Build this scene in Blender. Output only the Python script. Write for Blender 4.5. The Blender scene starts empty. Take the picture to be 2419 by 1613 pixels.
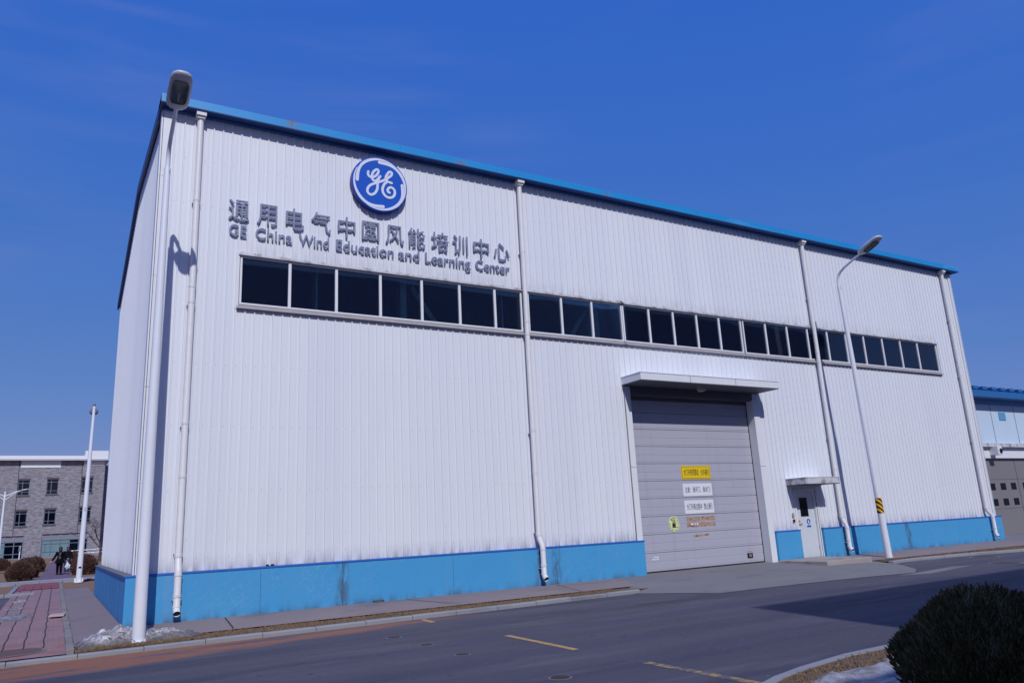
import bpy, bmesh, math, random
from mathutils import Vector, Matrix, noise as mnoise
random.seed(7)
sc = bpy.context.scene
col = sc.collection

# ------------------------------------------------------------------ camera, sky, sun, exposure
cam_d = bpy.data.cameras.new('camera')
cam = bpy.data.objects.new('camera', cam_d); col.objects.link(cam)
CAM = (-1.4886, -18.3852, 1.5999)
PITCH, ROLL, YAW, FPX = 0.237954, 0.051464, -0.539409, 1794.198
Rz = Matrix.Rotation(YAW, 3, 'Z'); Rx = Matrix.Rotation(PITCH, 3, 'X'); Ry = Matrix.Rotation(ROLL, 3, 'Y')
R = Rz @ Rx @ Ry                                   # columns: right, forward, up
right, fwd, up = R.col[0], R.col[1], R.col[2]
cm = Matrix((right, up, -fwd)).transposed().to_4x4()
cm.translation = Vector(CAM)
cam.matrix_world = cm
cam_d.sensor_width = 36.0
cam_d.lens = 36.0 * FPX / 2419.0
cam_d.clip_start = 0.1
cam_d.clip_end = 3000
sc.camera = cam

SUNV = Vector((-0.215, -1.0, 0.90)).normalized()     # towards the sun
w = bpy.data.worlds.new('World'); sc.world = w; w.use_nodes = True
wn = w.node_tree; wn.nodes.clear()
sky = wn.nodes.new('ShaderNodeTexSky'); sky.sky_type = 'NISHITA'; sky.sun_disc = False
sky.sun_elevation = math.asin(SUNV.z)
sky.sun_rotation = math.atan2(SUNV.x, SUNV.y)
sky.altitude = 0; sky.air_density = 1.0; sky.dust_density = 0.6; sky.ozone_density = 3.0
sep = wn.nodes.new('ShaderNodeSeparateColor'); com = wn.nodes.new('ShaderNodeCombineColor')
wn.links.new(sky.outputs[0], sep.inputs[0])
for i_, (gain, ref, pw_) in enumerate(((.355, .875, .98), (1.05, .87, .46), (5.55, 2.83, -.03))):   # colour response of the camera's blue sky
    d1 = wn.nodes.new('ShaderNodeMath'); d1.operation = 'DIVIDE'; wn.links.new(sep.outputs[i_], d1.inputs[0]); d1.inputs[1].default_value = ref
    d2 = wn.nodes.new('ShaderNodeMath'); d2.operation = 'POWER'; wn.links.new(d1.outputs[0], d2.inputs[0]); d2.inputs[1].default_value = pw_
    d3 = wn.nodes.new('ShaderNodeMath'); d3.operation = 'MULTIPLY'; wn.links.new(d2.outputs[0], d3.inputs[0]); d3.inputs[1].default_value = gain
    wn.links.new(d3.outputs[0], com.inputs[i_])
# faint high cirrus streaks
tc = wn.nodes.new('ShaderNodeTexCoord'); mp_ = wn.nodes.new('ShaderNodeMapping'); mp_.vector_type = 'POINT'
mp_.inputs['Rotation'].default_value = (0, math.radians(24), math.radians(-20)); mp_.inputs['Scale'].default_value = (3.0, 3.0, 26.0)
nz = wn.nodes.new('ShaderNodeTexNoise'); nz.inputs['Scale'].default_value = 1.0; nz.inputs['Detail'].default_value = 4; nz.inputs['Distortion'].default_value = .4
nz2 = wn.nodes.new('ShaderNodeTexNoise'); nz2.inputs['Scale'].default_value = 2.2; nz2.inputs['Detail'].default_value = 1
mr = wn.nodes.new('ShaderNodeMapRange'); mr.inputs[1].default_value = .46; mr.inputs[2].default_value = .75; mr.inputs[3].default_value = 0; mr.inputs[4].default_value = .24
mr2 = wn.nodes.new('ShaderNodeMapRange'); mr2.inputs[1].default_value = .42; mr2.inputs[2].default_value = .62
mm = wn.nodes.new('ShaderNodeMath'); mm.operation = 'MULTIPLY'
mx = wn.nodes.new('ShaderNodeMix'); mx.data_type = 'RGBA'; mx.inputs[7].default_value = (2.6, 2.9, 5.8, 1)
wn.links.new(tc.outputs['Generated'], mp_.inputs[0]); wn.links.new(mp_.outputs[0], nz.inputs['Vector']); wn.links.new(tc.outputs['Generated'], nz2.inputs['Vector'])
wn.links.new(nz.outputs['Fac'], mr.inputs[0]); wn.links.new(nz2.outputs['Fac'], mr2.inputs[0])
wn.links.new(mr.outputs[0], mm.inputs[0]); wn.links.new(mr2.outputs[0], mm.inputs[1]); wn.links.new(mm.outputs[0], mx.inputs[0]); wn.links.new(com.outputs[0], mx.inputs[6])
bg = wn.nodes.new('ShaderNodeBackground'); bg.inputs['Strength'].default_value = 0.1
wo = wn.nodes.new('ShaderNodeOutputWorld')
wn.links.new(mx.outputs[2], bg.inputs['Color']); wn.links.new(bg.outputs[0], wo.inputs[0])

sun_d = bpy.data.lights.new('sun', 'SUN'); sun_d.energy = 2.9; sun_d.angle = math.radians(0.53)
sun_d.color = (0.98, 0.97, 0.96)
sun = bpy.data.objects.new('sun', sun_d); col.objects.link(sun)
sun.rotation_euler = (-SUNV).to_track_quat('-Z', 'Y').to_euler()
sun.location = (0, -40, 40)

sc.view_settings.view_transform = 'Standard'
sc.view_settings.look = 'None'
sc.view_settings.exposure = 0.0
sc.view_settings.gamma = 1.0

# ------------------------------------------------------------------ helpers
def props(o, label=None, cat=None, group=None, kind=None):
    if label: o['label'] = label
    if cat: o['category'] = cat
    if group: o['group'] = group
    if kind: o['kind'] = kind
    return o

def origin(o):
    v = Vector((0, 0, 0))
    while o is not None:
        v += o.location; o = o.parent
    return v

def thing(name, loc, label, cat, group=None):
    o = bpy.data.objects.new(name, None); col.objects.link(o)
    o.location = loc; o.empty_display_size = 0.3
    return props(o, label, cat, group)

class MB:
    def __init__(s): s.v = []; s.f = []; s.smooth = None
    def add(s, vs, fs):
        n = len(s.v); s.v += [tuple(p) for p in vs]; s.f += [tuple(i + n for i in f) for f in fs]
        return s
    def quad(s, a, b, c, d): return s.add([a, b, c, d], [(0, 1, 2, 3)])
    def box(s, x0, x1, y0, y1, z0, z1):
        vs = [(x, y, z) for z in (z0, z1) for y in (y0, y1) for x in (x0, x1)]
        return s.add(vs, [(0, 2, 3, 1), (4, 5, 7, 6), (0, 1, 5, 4), (2, 6, 7, 3), (0, 4, 6, 2), (1, 3, 7, 5)])
    def obox(s, c, ax, ay, az):                       # centre and three half-axes
        c, ax, ay, az = map(Vector, (c, ax, ay, az))
        vs = [c + i*ax + j*ay + k*az for k in (-1, 1) for j in (-1, 1) for i in (-1, 1)]
        return s.add(vs, [(0, 2, 3, 1), (4, 5, 7, 6), (0, 1, 5, 4), (2, 6, 7, 3), (0, 4, 6, 2), (1, 3, 7, 5)])
    def prism_y(s, poly, y0, y1):                     # polygon in x,z pushed along y
        n = len(poly)
        vs = [(x, y0, z) for x, z in poly] + [(x, y1, z) for x, z in poly]
        fs = [tuple(range(n)), tuple(range(2*n-1, n-1, -1))]
        fs += [(i, i+n, (i+1) % n + n, (i+1) % n) for i in range(n)]
        return s.add(vs, fs)
    def prism_x(s, poly, x0, x1):                     # polygon in y,z pushed along x
        n = len(poly)
        vs = [(x0, y, z) for y, z in poly] + [(x1, y, z) for y, z in poly]
        fs = [tuple(range(n-1, -1, -1)), tuple(range(n, 2*n))]
        fs += [(i, (i+1) % n, (i+1) % n + n, i+n) for i in range(n)]
        return s.add(vs, fs)
    def tube(s, pts, r, n=12, caps=True):
        pts = [Vector(p) for p in pts]
        rs = r if isinstance(r, (list, tuple)) else [r]*len(pts)
        vs, fs = [], []
        ref = None
        for i, p in enumerate(pts):
            a = pts[max(i-1, 0)]; b = pts[min(i+1, len(pts)-1)]
            t = (b-a).normalized()
            if ref is None:
                ref = Vector((1, 0, 0)) if abs(t.x) < 0.9 else Vector((0, 1, 0))
            u = (ref - t*ref.dot(t)).normalized(); ref = u
            q = t.cross(u)
            for k in range(n):
                an = 2*math.pi*k/n
                vs.append(p + (u*math.cos(an) + q*math.sin(an))*rs[i])
        for i in range(len(pts)-1):
            for k in range(n):
                a = i*n+k; b = i*n+(k+1) % n
                fs.append((a, b, b+n, a+n))
        if caps:
            fs.append(tuple(range(n-1, -1, -1))); m = (len(pts)-1)*n
            fs.append(tuple(range(m, m+n)))
        return s.add(vs, fs)
    def disc_y(s, cx, cz, r, y0, y1, n=48, rz=None):
        rz = rz or r
        return s.prism_y([(cx+r*math.cos(2*math.pi*k/n), cz+rz*math.sin(2*math.pi*k/n)) for k in range(n)], y0, y1)
    def disc_z(s, cx, cy, r, z0, z1, n=32):
        vs = [(cx+r*math.cos(2*math.pi*k/n), cy+r*math.sin(2*math.pi*k/n), z) for z in (z0, z1) for k in range(n)]
        fs = [tuple(range(n-1, -1, -1)), tuple(range(n, 2*n))] + [(k, (k+1) % n, (k+1) % n+n, k+n) for k in range(n)]
        return s.add(vs, fs)
    def ellipsoid(s, c, rx, ry, rz, nu=14, nv=9):
        vs, fs = [], []
        for j in range(nv+1):
            ph = math.pi*(j/nv-.5)
            for i in range(nu):
                th = 2*math.pi*i/nu
                vs.append((c[0]+rx*math.cos(ph)*math.cos(th), c[1]+ry*math.cos(ph)*math.sin(th), c[2]+rz*math.sin(ph)))
        for j in range(nv):
            for i in range(nu):
                a = j*nu+i; b = j*nu+(i+1) % nu
                fs.append((a, b, b+nu, a+nu))
        return s.add(vs, fs)
    def build(s, name, mat, parent=None, loc=None, smooth=False, bevel=0, angle=40):
        off = origin(parent) if parent is not None else Vector(loc or (0, 0, 0))
        me = bpy.data.meshes.new(name)
        me.from_pydata([tuple(Vector(p)-off) for p in s.v], [], s.f)
        if smooth:
            me.polygons.foreach_set('use_smooth', [True]*len(me.polygons))
            me.set_sharp_from_angle(angle=math.radians(angle))
        me.update()
        me.materials.append(mat)
        o = bpy.data.objects.new(name, me); col.objects.link(o)
        if parent is not None: o.parent = parent
        else: o.location = off
        if bevel:
            m = o.modifiers.new('bevel', 'BEVEL'); m.width = bevel; m.segments = 2; m.limit_method = 'ANGLE'
        return o

def split_build(mb, name, m, parent, **kw):
    """each loose piece of mb becomes a part of its own"""
    par = list(range(len(mb.v)))
    def find(i):
        while par[i] != i: par[i] = par[par[i]]; i = par[i]
        return i
    for f in mb.f:
        for i in f[1:]: par[find(i)] = find(f[0])
    grp = {}
    for f in mb.f: grp.setdefault(find(f[0]), []).append(f)
    out = []
    for fs in grp.values():
        ids = sorted({i for f in fs for i in f}); mp = {i: k for k, i in enumerate(ids)}
        q = MB(); q.add([mb.v[i] for i in ids], [tuple(mp[i] for i in f) for f in fs])
        out.append(q.build(name, m, parent, **kw))
    return out

def copy_tree(o, parent=None):
    c = o.copy(); col.objects.link(c)
    if parent is not None: c.parent = parent; c.matrix_parent_inverse = o.matrix_parent_inverse.copy()
    for ch in [k for k in col.objects if k.parent == o]: copy_tree(ch, c)
    return c

# ------------------------------------------------------------------ material builder
class Nodes:
    def __init__(s, nt): s.nt = nt
    def new(s, t, **kw):
        n = s.nt.nodes.new(t)
        for k, v in kw.items(): setattr(n, k, v)
        return n
    def put(s, sock, v):
        if hasattr(v, 'is_output'): s.nt.links.new(v, sock)
        elif isinstance(v, (tuple, list)) and len(v) == 3 and sock.type == 'RGBA': sock.default_value = (*v, 1)
        else: sock.default_value = v
    def m(s, op, a, b=0.0, c=None):
        n = s.new('ShaderNodeMath', operation=op); s.put(n.inputs[0], a); s.put(n.inputs[1], b)
        if c is not None: s.put(n.inputs[2], c)
        return n.outputs[0]
    def mix(s, f, a, b, mode='MIX'):
        n = s.new('ShaderNodeMix', data_type='RGBA', blend_type=mode)
        s.put(n.inputs[0], f); s.put(n.inputs[6], a); s.put(n.inputs[7], b)
        return n.outputs[2]
    def noise(s, vec, scale, detail=3, rough=.55, dist=0.0):
        n = s.new('ShaderNodeTexNoise'); s.put(n.inputs['Vector'], vec)
        n.inputs['Scale'].default_value = scale; n.inputs['Detail'].default_value = detail
        n.inputs['Roughness'].default_value = rough; n.inputs['Distortion'].default_value = dist
        return n.outputs['Fac']
    def rng(s, v, a, b, c=0.0, d=1.0, smooth=True):
        n = s.new('ShaderNodeMapRange'); n.interpolation_type = 'SMOOTHSTEP' if smooth else 'LINEAR'
        s.put(n.inputs[0], v); n.inputs[1].default_value = a; n.inputs[2].default_value = b
        n.inputs[3].default_value = c; n.inputs[4].default_value = d
        return n.outputs[0]
    def scale(s, vec, k):
        n = s.new('ShaderNodeMapping'); s.put(n.inputs[0], vec); n.inputs['Scale'].default_value = k
        return n.outputs[0]
    def pos(s): return s.new('ShaderNodeNewGeometry').outputs['Position']
    def obj(s): return s.new('ShaderNodeTexCoord').outputs['Object']
    def xyz(s, v):
        n = s.new('ShaderNodeSeparateXYZ'); s.put(n.inputs[0], v); return n.outputs
    def voronoi(s, vec, scale, feature='F1', out='Distance'):
        n = s.new('ShaderNodeTexVoronoi', feature=feature); s.put(n.inputs['Vector'], vec); n.inputs['Scale'].default_value = scale
        return n.outputs[out]
    def bump(s, h, strength=.3, dist=.01):
        n = s.new('ShaderNodeBump'); s.put(n.inputs['Height'], h)
        n.inputs['Strength'].default_value = strength; n.inputs['Distance'].default_value = dist
        return n.outputs[0]

def mat(name, colour, rough=.5, metal=0.0, var=.12, vscale=6, bump=0.0, bscale=60, spec=.5, fn=None, alpha=None):
    m = bpy.data.materials.new(name); m.use_nodes = True
    nt = m.node_tree; b = nt.nodes['Principled BSDF']; N = Nodes(nt)
    b.inputs['Roughness'].default_value = rough; b.inputs['Metallic'].default_value = metal
    b.inputs['Specular IOR Level'].default_value = spec
    c = colour
    if fn: c = fn(N, b)
    elif var:
        f = N.noise(N.obj(), vscale, 4)
        c = N.mix(f, tuple(x*(1-var) for x in colour), tuple(min(1, x*(1+var)) for x in colour))
    if c is not None: N.put(b.inputs['Base Color'], c)
    if bump:
        nt.links.new(N.bump(N.noise(N.obj(), bscale, 4), bump, .01), b.inputs['Normal'])
    return m

def clad_fn(N, b):
    p = N.pos(); X, Y, Z = N.xyz(p)
    s = N.m('ADD', X, Y)
    sheet = N.m('FLOOR', N.m('DIVIDE', s, .89))
    wn_ = N.new('ShaderNodeTexWhiteNoise', noise_dimensions='1D'); N.put(wn_.inputs['W'], sheet)
    c = N.mix(wn_.outputs['Value'], (.70, .72, .79), (.735, .755, .81))
    c = N.mix(N.m('MULTIPLY', N.rng(N.noise(N.scale(p, (.9, .9, .18)), 1.3, 4), .5, .8), .2), c, (.60, .62, .70))
    # vertical wash streaks
    st = N.noise(N.scale(p, (9, 9, .25)), 1.0, 3)
    c = N.mix(N.m('MULTIPLY', N.rng(st, .58, .82), .16), c, (.52, .50, .52))
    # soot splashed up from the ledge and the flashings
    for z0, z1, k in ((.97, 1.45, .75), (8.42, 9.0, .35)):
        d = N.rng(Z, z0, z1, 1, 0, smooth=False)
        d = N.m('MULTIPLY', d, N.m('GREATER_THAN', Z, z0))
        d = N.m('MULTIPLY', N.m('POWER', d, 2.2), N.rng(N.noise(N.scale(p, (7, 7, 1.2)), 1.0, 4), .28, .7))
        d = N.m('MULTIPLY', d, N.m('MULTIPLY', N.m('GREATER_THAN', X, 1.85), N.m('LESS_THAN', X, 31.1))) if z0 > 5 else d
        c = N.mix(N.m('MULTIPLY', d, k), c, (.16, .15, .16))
    b.inputs['Coat Weight'].default_value = .05
    h = N.noise(N.scale(p, (2.2, 2.2, .7)), 1.0, 2)
    N.nt.links.new(N.bump(h, .10, .02), b.inputs['Normal'])
    return c

def plinth_fn(N, b):
    p = N.pos(); X, Y, Z = N.xyz(p)
    c = N.mix(N.noise(p, .9, 5), (.035, .285, .61), (.07, .32, .58))
    wob = N.noise(p, 2.5, 3)
    pv = N.new('ShaderNodeVectorMath', operation='ADD'); N.put(pv.inputs[0], N.scale(p, (1.0, 1.0, 1.25)))
    cb = N.new('ShaderNodeCombineXYZ'); N.put(cb.inputs[0], wob); N.put(cb.inputs[2], wob); N.nt.links.new(cb.outputs[0], pv.inputs[1])
    e = N.voronoi(pv.outputs[0], 4.2, 'DISTANCE_TO_EDGE')
    craz = N.m('MULTIPLY', N.rng(e, 0, .05, 1, 0), N.rng(N.noise(p, .8, 2), .38, .62))
    c = N.mix(N.m('MULTIPLY', craz, .5), c, (.16, .36, .62))
    # grey washed vertical bands under the joints
    st = N.rng(N.noise(N.scale(p, (2.2, 2.2, .15)), 1.0, 3), .55, .75)
    c = N.mix(N.m('MULTIPLY', st, .35), c, (.16, .30, .52))
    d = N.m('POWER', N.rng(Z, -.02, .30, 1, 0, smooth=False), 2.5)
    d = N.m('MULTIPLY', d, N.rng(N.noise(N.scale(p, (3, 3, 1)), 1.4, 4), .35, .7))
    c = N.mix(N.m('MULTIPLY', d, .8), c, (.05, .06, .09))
    # dark damp bands beside the downpipes
    for xx in (9.98, 10.5, 22.9, 26.65, 4.46):
        q = N.rng(N.m('ABSOLUTE', N.m('SUBTRACT', X, N.m('ADD', xx, N.m('MULTIPLY', N.m('SUBTRACT', wob, .5), .25)))), 0, .22, 1, 0)
        q = N.m('MULTIPLY', q, N.rng(N.noise(N.scale(p, (9, 9, 2)), 1.0, 5), .38, .54))
        c = N.mix(N.m('MULTIPLY', q, .75), c, (.06, .08, .12))
    N.nt.links.new(N.bump(N.noise(p, 14, 5), .25, .01), b.inputs['Normal'])
    return c

def road_fn(N, b):
    p = N.pos(); X, Y, Z = N.xyz(p)
    c = N.mix(N.noise(p, .35, 5, .6), (.058, .055, .088), (.084, .077, .116))
    c = N.mix(N.m('MULTIPLY', N.rng(N.noise(N.scale(p, (.12, 1.1, 1)), 1.0, 4), .42, .62), .8), c, (.050, .050, .076))
    c = N.mix(N.m('MULTIPLY', N.rng(N.noise(N.scale(p, (.3, 1.6, 1)), 1.3, 5, .65), .52, .68), .45), c, (.125, .112, .145))
    g = N.noise(p, 45, 3, .7)
    c = N.mix(N.rng(g, .60, .78), c, (.22, .195, .19))
    c = N.mix(N.m('MULTIPLY', N.rng(N.noise(p, 28, 3, .7), .58, .7), .6), c, (.03, .03, .04))
    trk = N.rng(N.m('ABSOLUTE', N.m('SUBTRACT', N.m('FRACT', N.m('DIVIDE', N.m('ADD', Y, N.m('MULTIPLY', N.noise(N.scale(p, (.06, .06, 1)), 1.0, 2), 2.5)), 1.9)), .5)), .1, .3)
    c = N.mix(N.m('MULTIPLY', trk, .22), c, (.13, .12, .135))
    c = N.mix(N.rng(N.noise(p, 9, 4), .66, .74), c, (.14, .125, .13))
    c = N.mix(N.m('MULTIPLY', N.rng(N.noise(p, 5.5, 5), .64, .72), .7), c, (.035, .034, .045))
    # orange sand washed along the kerb
    n1 = N.noise(N.scale(p, (.35, 1.4, 1)), 1.3, 5)
    edge = N.m('ADD', Y, N.m('MULTIPLY', N.m('SUBTRACT', n1, .5), .9))
    lim = N.m('SUBTRACT', N.rng(X, -3, 5.8, -4.3, -2.95, smooth=False), 0.0)
    near = N.rng(N.m('SUBTRACT', edge, lim), -.05, .35)
    fade = N.rng(X, 4.2, 7.5, 1, 0)
    patch = N.rng(N.noise(N.scale(p, (.5, 2.6, 1)), 1.0, 5), .34, .56)
    f = N.m('MULTIPLY', N.m('MULTIPLY', N.m('MULTIPLY', near, fade), patch), N.m('LESS_THAN', Y, -2.09))
    sand = N.mix(N.noise(p, 7, 4), (.23, .09, .055), (.32, .14, .085))
    c = N.mix(N.m('MULTIPLY', f, .92), c, sand)
    # pale grit washed along the gutter
    gp = N.m('MULTIPLY', N.rng(Y, -3.3, -2.4), N.rng(N.noise(N.scale(p, (.3, 2, 1)), 1, 4), .42, .62))
    c = N.mix(N.m('MULTIPLY', gp, N.m('SUBTRACT', .55, N.m('MULTIPLY', f, .5))), c, (.19, .165, .175))
    N.nt.links.new(N.bump(N.noise(p, 70, 3, .7), .5, .01), b.inputs['Normal'])
    return c

def concrete_fn(c0, c1, blot=(.10, .095, .105)):
    def fn(N, b):
        p = N.pos()
        c = N.mix(N.noise(p, .7, 5, .6), c0, c1)
        c = N.mix(N.m('MULTIPLY', N.rng(N.noise(N.scale(p, (.5, 1.5, 1)), 1.1, 5), .52, .72), .5), c, blot)
        c = N.mix(N.rng(N.noise(p, 38, 3), .64, .8), c, tuple(x*1.35 for x in c1))
        N.nt.links.new(N.bump(N.noise(p, 40, 4), .3, .008), b.inputs['Normal'])
        return c
    return fn

def paver_fn(c0, c1, mortar, sx, sy, rot=True):
    def fn(N, b):
        p = N.pos()
        br = N.new('ShaderNodeTexBrick'); mp = N.new('ShaderNodeMapping'); N.put(mp.inputs[0], p)
        mp.inputs['Rotation'].default_value = (0, 0, math.radians(90) if rot else 0)
        N.nt.links.new(mp.outputs[0], br.inputs['Vector'])
        br.inputs['Scale'].default_value = 1.0; br.inputs['Brick Width'].default_value = sx; br.inputs['Row Height'].default_value = sy
        br.inputs['Mortar Size'].default_value = .006; br.inputs['Mortar Smooth'].default_value = .3
        N.put(br.inputs['Color1'], c0); N.put(br.inputs['Color2'], c1); N.put(br.inputs['Mortar'], mortar)
        c = N.mix(N.m('MULTIPLY', N.rng(N.noise(p, 1.1, 5), .4, .7), .6), br.outputs[0], tuple(x*.72 for x in c0))
        c = N.mix(N.m('MULTIPLY', N.rng(N.noise(p, 4, 5), .58, .75), .35), c, (.20, .15, .16))
        X, Y, Z = N.xyz(p)
        s = N.m('MULTIPLY', N.rng(Y, .9, -.7), N.rng(N.noise(N.scale(p, (1, 2.5, 1)), 1.2, 4), .42, .6))
        c = N.mix(N.m('MULTIPLY', s, .8), c, (.30, .11, .06))
        return c
    return fn

def lawn_fn(N, b):
    p = N.pos()
    c = N.mix(N.noise(p, 1.2, 6, .7), (.20, .125, .085), (.31, .20, .14))
    c = N.mix(N.rng(N.noise(p, 16, 4), .5, .72), c, (.15, .10, .07))
    N.nt.links.new(N.bump(N.noise(p, 30, 4), .8, .03), b.inputs['Normal'])
    return c

def brick_fn(N, b):
    p = N.pos(); X, Y, Z = N.xyz(p)
    cb = N.new('ShaderNodeCombineXYZ'); N.put(cb.inputs[0], N.m('ADD', X, Y)); N.put(cb.inputs[1], Z)
    br = N.new('ShaderNodeTexBrick'); N.nt.links.new(cb.outputs[0], br.inputs['Vector'])
    br.inputs['Scale'].default_value = 1.0; br.inputs['Brick Width'].default_value = .36; br.inputs['Row Height'].default_value = .09
    br.inputs['Mortar Size'].default_value = .008; br.inputs['Bias'].default_value = 0.0
    N.put(br.inputs['Color1'], (.15, .148, .178)); N.put(br.inputs['Color2'], (.40, .385, .43)); N.put(br.inputs['Mortar'], (.26, .23, .25))
    st = N.noise(N.scale(cb.outputs[0], (2.6, 8.0, 1)), 1.0, 4, .65)
    c = N.mix(.55, br.outputs[0], N.mix(N.rng(st, .35, .68), (.115, .115, .15), (.42, .395, .44)))
    c = N.mix(N.m('MULTIPLY', N.noise(cb.outputs[0], .5, 4), .4), c, (.19, .18, .215))
    return c

def glass_mat(name, dark, through=.35, rough=.02):
    m = bpy.data.materials.new(name); m.use_nodes = True
    nt = m.node_tree; nt.nodes.clear(); N = Nodes(nt)
    tr = N.new('ShaderNodeBsdfTransparent'); tr.inputs[0].default_value = (through*.85, through*.97, through, 1)
    df = N.new('ShaderNodeBsdfDiffuse'); df.inputs[0].default_value = (*dark, 1)
    gl = N.new('ShaderNodeBsdfGlossy'); gl.inputs['Roughness'].default_value = rough; gl.inputs[0].default_value = (.9, .95, 1, 1)
    fr = N.new('ShaderNodeFresnel'); fr.inputs[0].default_value = 1.5
    p = N.pos()
    nb = N.bump(N.noise(N.scale(p, (1.1, .9, .35)), 1.0, 0), .12, .05)
    nt.links.new(nb, gl.inputs['Normal'])
    a = N.new('ShaderNodeMixShader'); a.inputs[0].default_value = .11
    nt.links.new(tr.outputs[0], a.inputs[1]); nt.links.new(df.outputs[0], a.inputs[2])
    bx = N.new('ShaderNodeMixShader'); nt.links.new(N.m('MULTIPLY', fr.outputs[0], 1.15), bx.inputs[0])
    nt.links.new(a.outputs[0], bx.inputs[1]); nt.links.new(gl.outputs[0], bx.inputs[2])
    o = N.new('ShaderNodeOutputMaterial'); nt.links.new(bx.outputs[0], o.inputs[0])
    return m

def rdoor_fn(N, b):
    p = N.pos(); X, Y, Z = N.xyz(p)
    c = N.mix(N.noise(N.scale(p, (.4, 1, 3)), 1.0, 4), (.38, .38, .465), (.425, .42, .50))
    z = N.m('SUBTRACT', N.m('FRACT', N.m('DIVIDE', N.m('SUBTRACT', Z, .03), .5415)), 0)
    e = N.m('MULTIPLY', N.rng(z, .06, 0.0), N.rng(N.noise(N.scale(p, (2, 1, 6)), 1.0, 4), .3, .6))
    c = N.mix(N.m('MULTIPLY', e, .5), c, (.20, .16, .13))
    c = N.mix(N.m('MULTIPLY', N.rng(N.noise(N.scale(p, (5, 1, .5)), 1.0, 4), .55, .75), .3), c, (.33, .31, .31))
    return c

def fascia_fn(N, b):
    p = N.pos(); X, Y, Z = N.xyz(p)
    c = N.mix(N.noise(N.scale(p, (.6, 1, 4)), 1.0, 4), (.012, .235, .58), (.018, .29, .66))
    wear = N.rng(N.noise(N.scale(p, (.35, 1, 2.5)), 1.0, 5), .60, .74)
    c = N.mix(N.m('MULTIPLY', wear, .55), c, (.17, .36, .62))
    for xx in (3.02, 7.9, 13.2):
        q = N.rng(N.m('ABSOLUTE', N.m('SUBTRACT', X, xx)), .02, .26, 1, 0)
        c = N.mix(N.m('MULTIPLY', q, N.rng(N.noise(p, 6, 4), .42, .6)), c, (.16, .17, .25))
    return c

def snow_fn(dirty):
    def fn(N, b):
        p = N.pos()
        c = N.mix(N.noise(p, 3, 5), (.62, .62, .68), (.78, .79, .84))
        if dirty:
            c = N.mix(N.rng(N.noise(p, 5, 6, .7), .36, .58), c, (.30, .275, .29))
            c = N.mix(N.rng(N.noise(p, 11, 6, .75), .46, .62), c, (.13, .11, .115))
            c = N.mix(N.m('MULTIPLY', N.rng(N.m('ADD', N.xyz(p)[2], N.m('MULTIPLY', N.noise(p, 8, 3), .12)), .05, -.11), .85), c, (.09, .075, .072))
        N.nt.links.new(N.bump(N.noise(p, 22, 5, .7), .9, .03), b.inputs['Normal'])
        return c
    return fn

def hazard_fn(N, b):
    X, Y, Z = N.xyz(N.obj())
    t = N.m('FRACT', N.m('ADD', N.m('MULTIPLY', Z, 5.9), N.m('MULTIPLY', N.m('ADD', X, N.m('MULTIPLY', Y, -.4)), 5.5)))
    return N.mix(N.m('GREATER_THAN', t, .5), (.80, .45, .01), (.012, .012, .014))

def rust_fn(N, b):
    p = N.pos()
    c = N.mix(N.noise(N.scale(p, (3, 1, 5)), 1.5, 5), (.36, .20, .11), (.42, .32, .28))
    return N.mix(N.rng(N.noise(N.scale(p, (4, 1, 7)), 1.7, 5), .5, .66), c, (.20, .075, .03))

def leaf_fn(c0, c1, c2):
    def fn(N, b):
        oi = N.new('ShaderNodeObjectInfo')
        p = N.pos()
        c = N.mix(N.noise(p, 9, 3), c0, c1)
        return N.mix(N.rng(N.noise(p, 26, 2), .62, .72), c, c2)
    return fn

M = {}
M['clad'] = mat('white_cladding', None, .42, fn=clad_fn)
M['trim'] = mat('white_trim', (.72, .73, .77), .42, var=.05, vscale=3)
M['trim_dirty'] = mat('weathered_trim', None, .5, fn=lambda N, b: N.mix(N.rng(N.noise(N.pos(), 3.2, 5), .46, .66), N.mix(N.noise(N.pos(), 1.2, 3), (.50, .50, .54), (.64, .64, .68)), (.27, .25, .26)))
M['soffit'] = mat('shade_darkened_soffit', (.10, .10, .125), .6, var=.15, vscale=4)  # shade under the canopies is put into this dark base colour
M['sill'] = mat('grey_sill', (.30, .28, .29), .5, var=.25, vscale=5)
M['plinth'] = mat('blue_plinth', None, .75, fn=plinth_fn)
M['coping'] = mat('blue_coping', (.014, .12, .52), .55, var=.18, vscale=3)
M['coping_grey'] = mat('grey_coping', (.15, .15, .19), .7, var=.25, vscale=3)
M['fascia'] = mat('blue_fascia', None, .40, fn=fascia_fn)
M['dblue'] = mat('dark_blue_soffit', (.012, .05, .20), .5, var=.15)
M['rake'] = mat('rake_trim', (.03, .06, .16), .45, var=.15)
M['roofblue'] = mat('blue_roof', (.02, .13, .36), .5, var=.12)
M['pipe'] = mat('white_pvc_pipe', (.72, .71, .72), .40, var=.10, vscale=5)
M['pipe_joint'] = mat('pipe_joint', (.52, .49, .48), .5, var=.25, vscale=9)
M['black'] = mat('black_metal', (.008, .008, .011), .5, var=.2, spec=.25)
M['dark'] = mat('interior_dark', (.018, .02, .03), .9, var=.1)
M['colm'] = mat('pale_green_steel', (.50, .62, .60), .5, var=.06)
M['frame'] = mat('white_window_frame', (.74, .74, .77), .4, var=.05)
M['glass'] = glass_mat('window_glass', (.03, .05, .15), .93)
M['blackglass'] = mat('black_glass', (.006, .006, .010), .25, var=0, spec=.2)
M['farglass'] = glass_mat('far_window_glass', (.006, .014, .045), .1)
M['paleglass'] = mat('pale_glass', (.16, .26, .30), .15, var=.15, vscale=1)
M['rdoor'] = mat('beige_door_panels', None, .5, fn=rdoor_fn)
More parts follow.
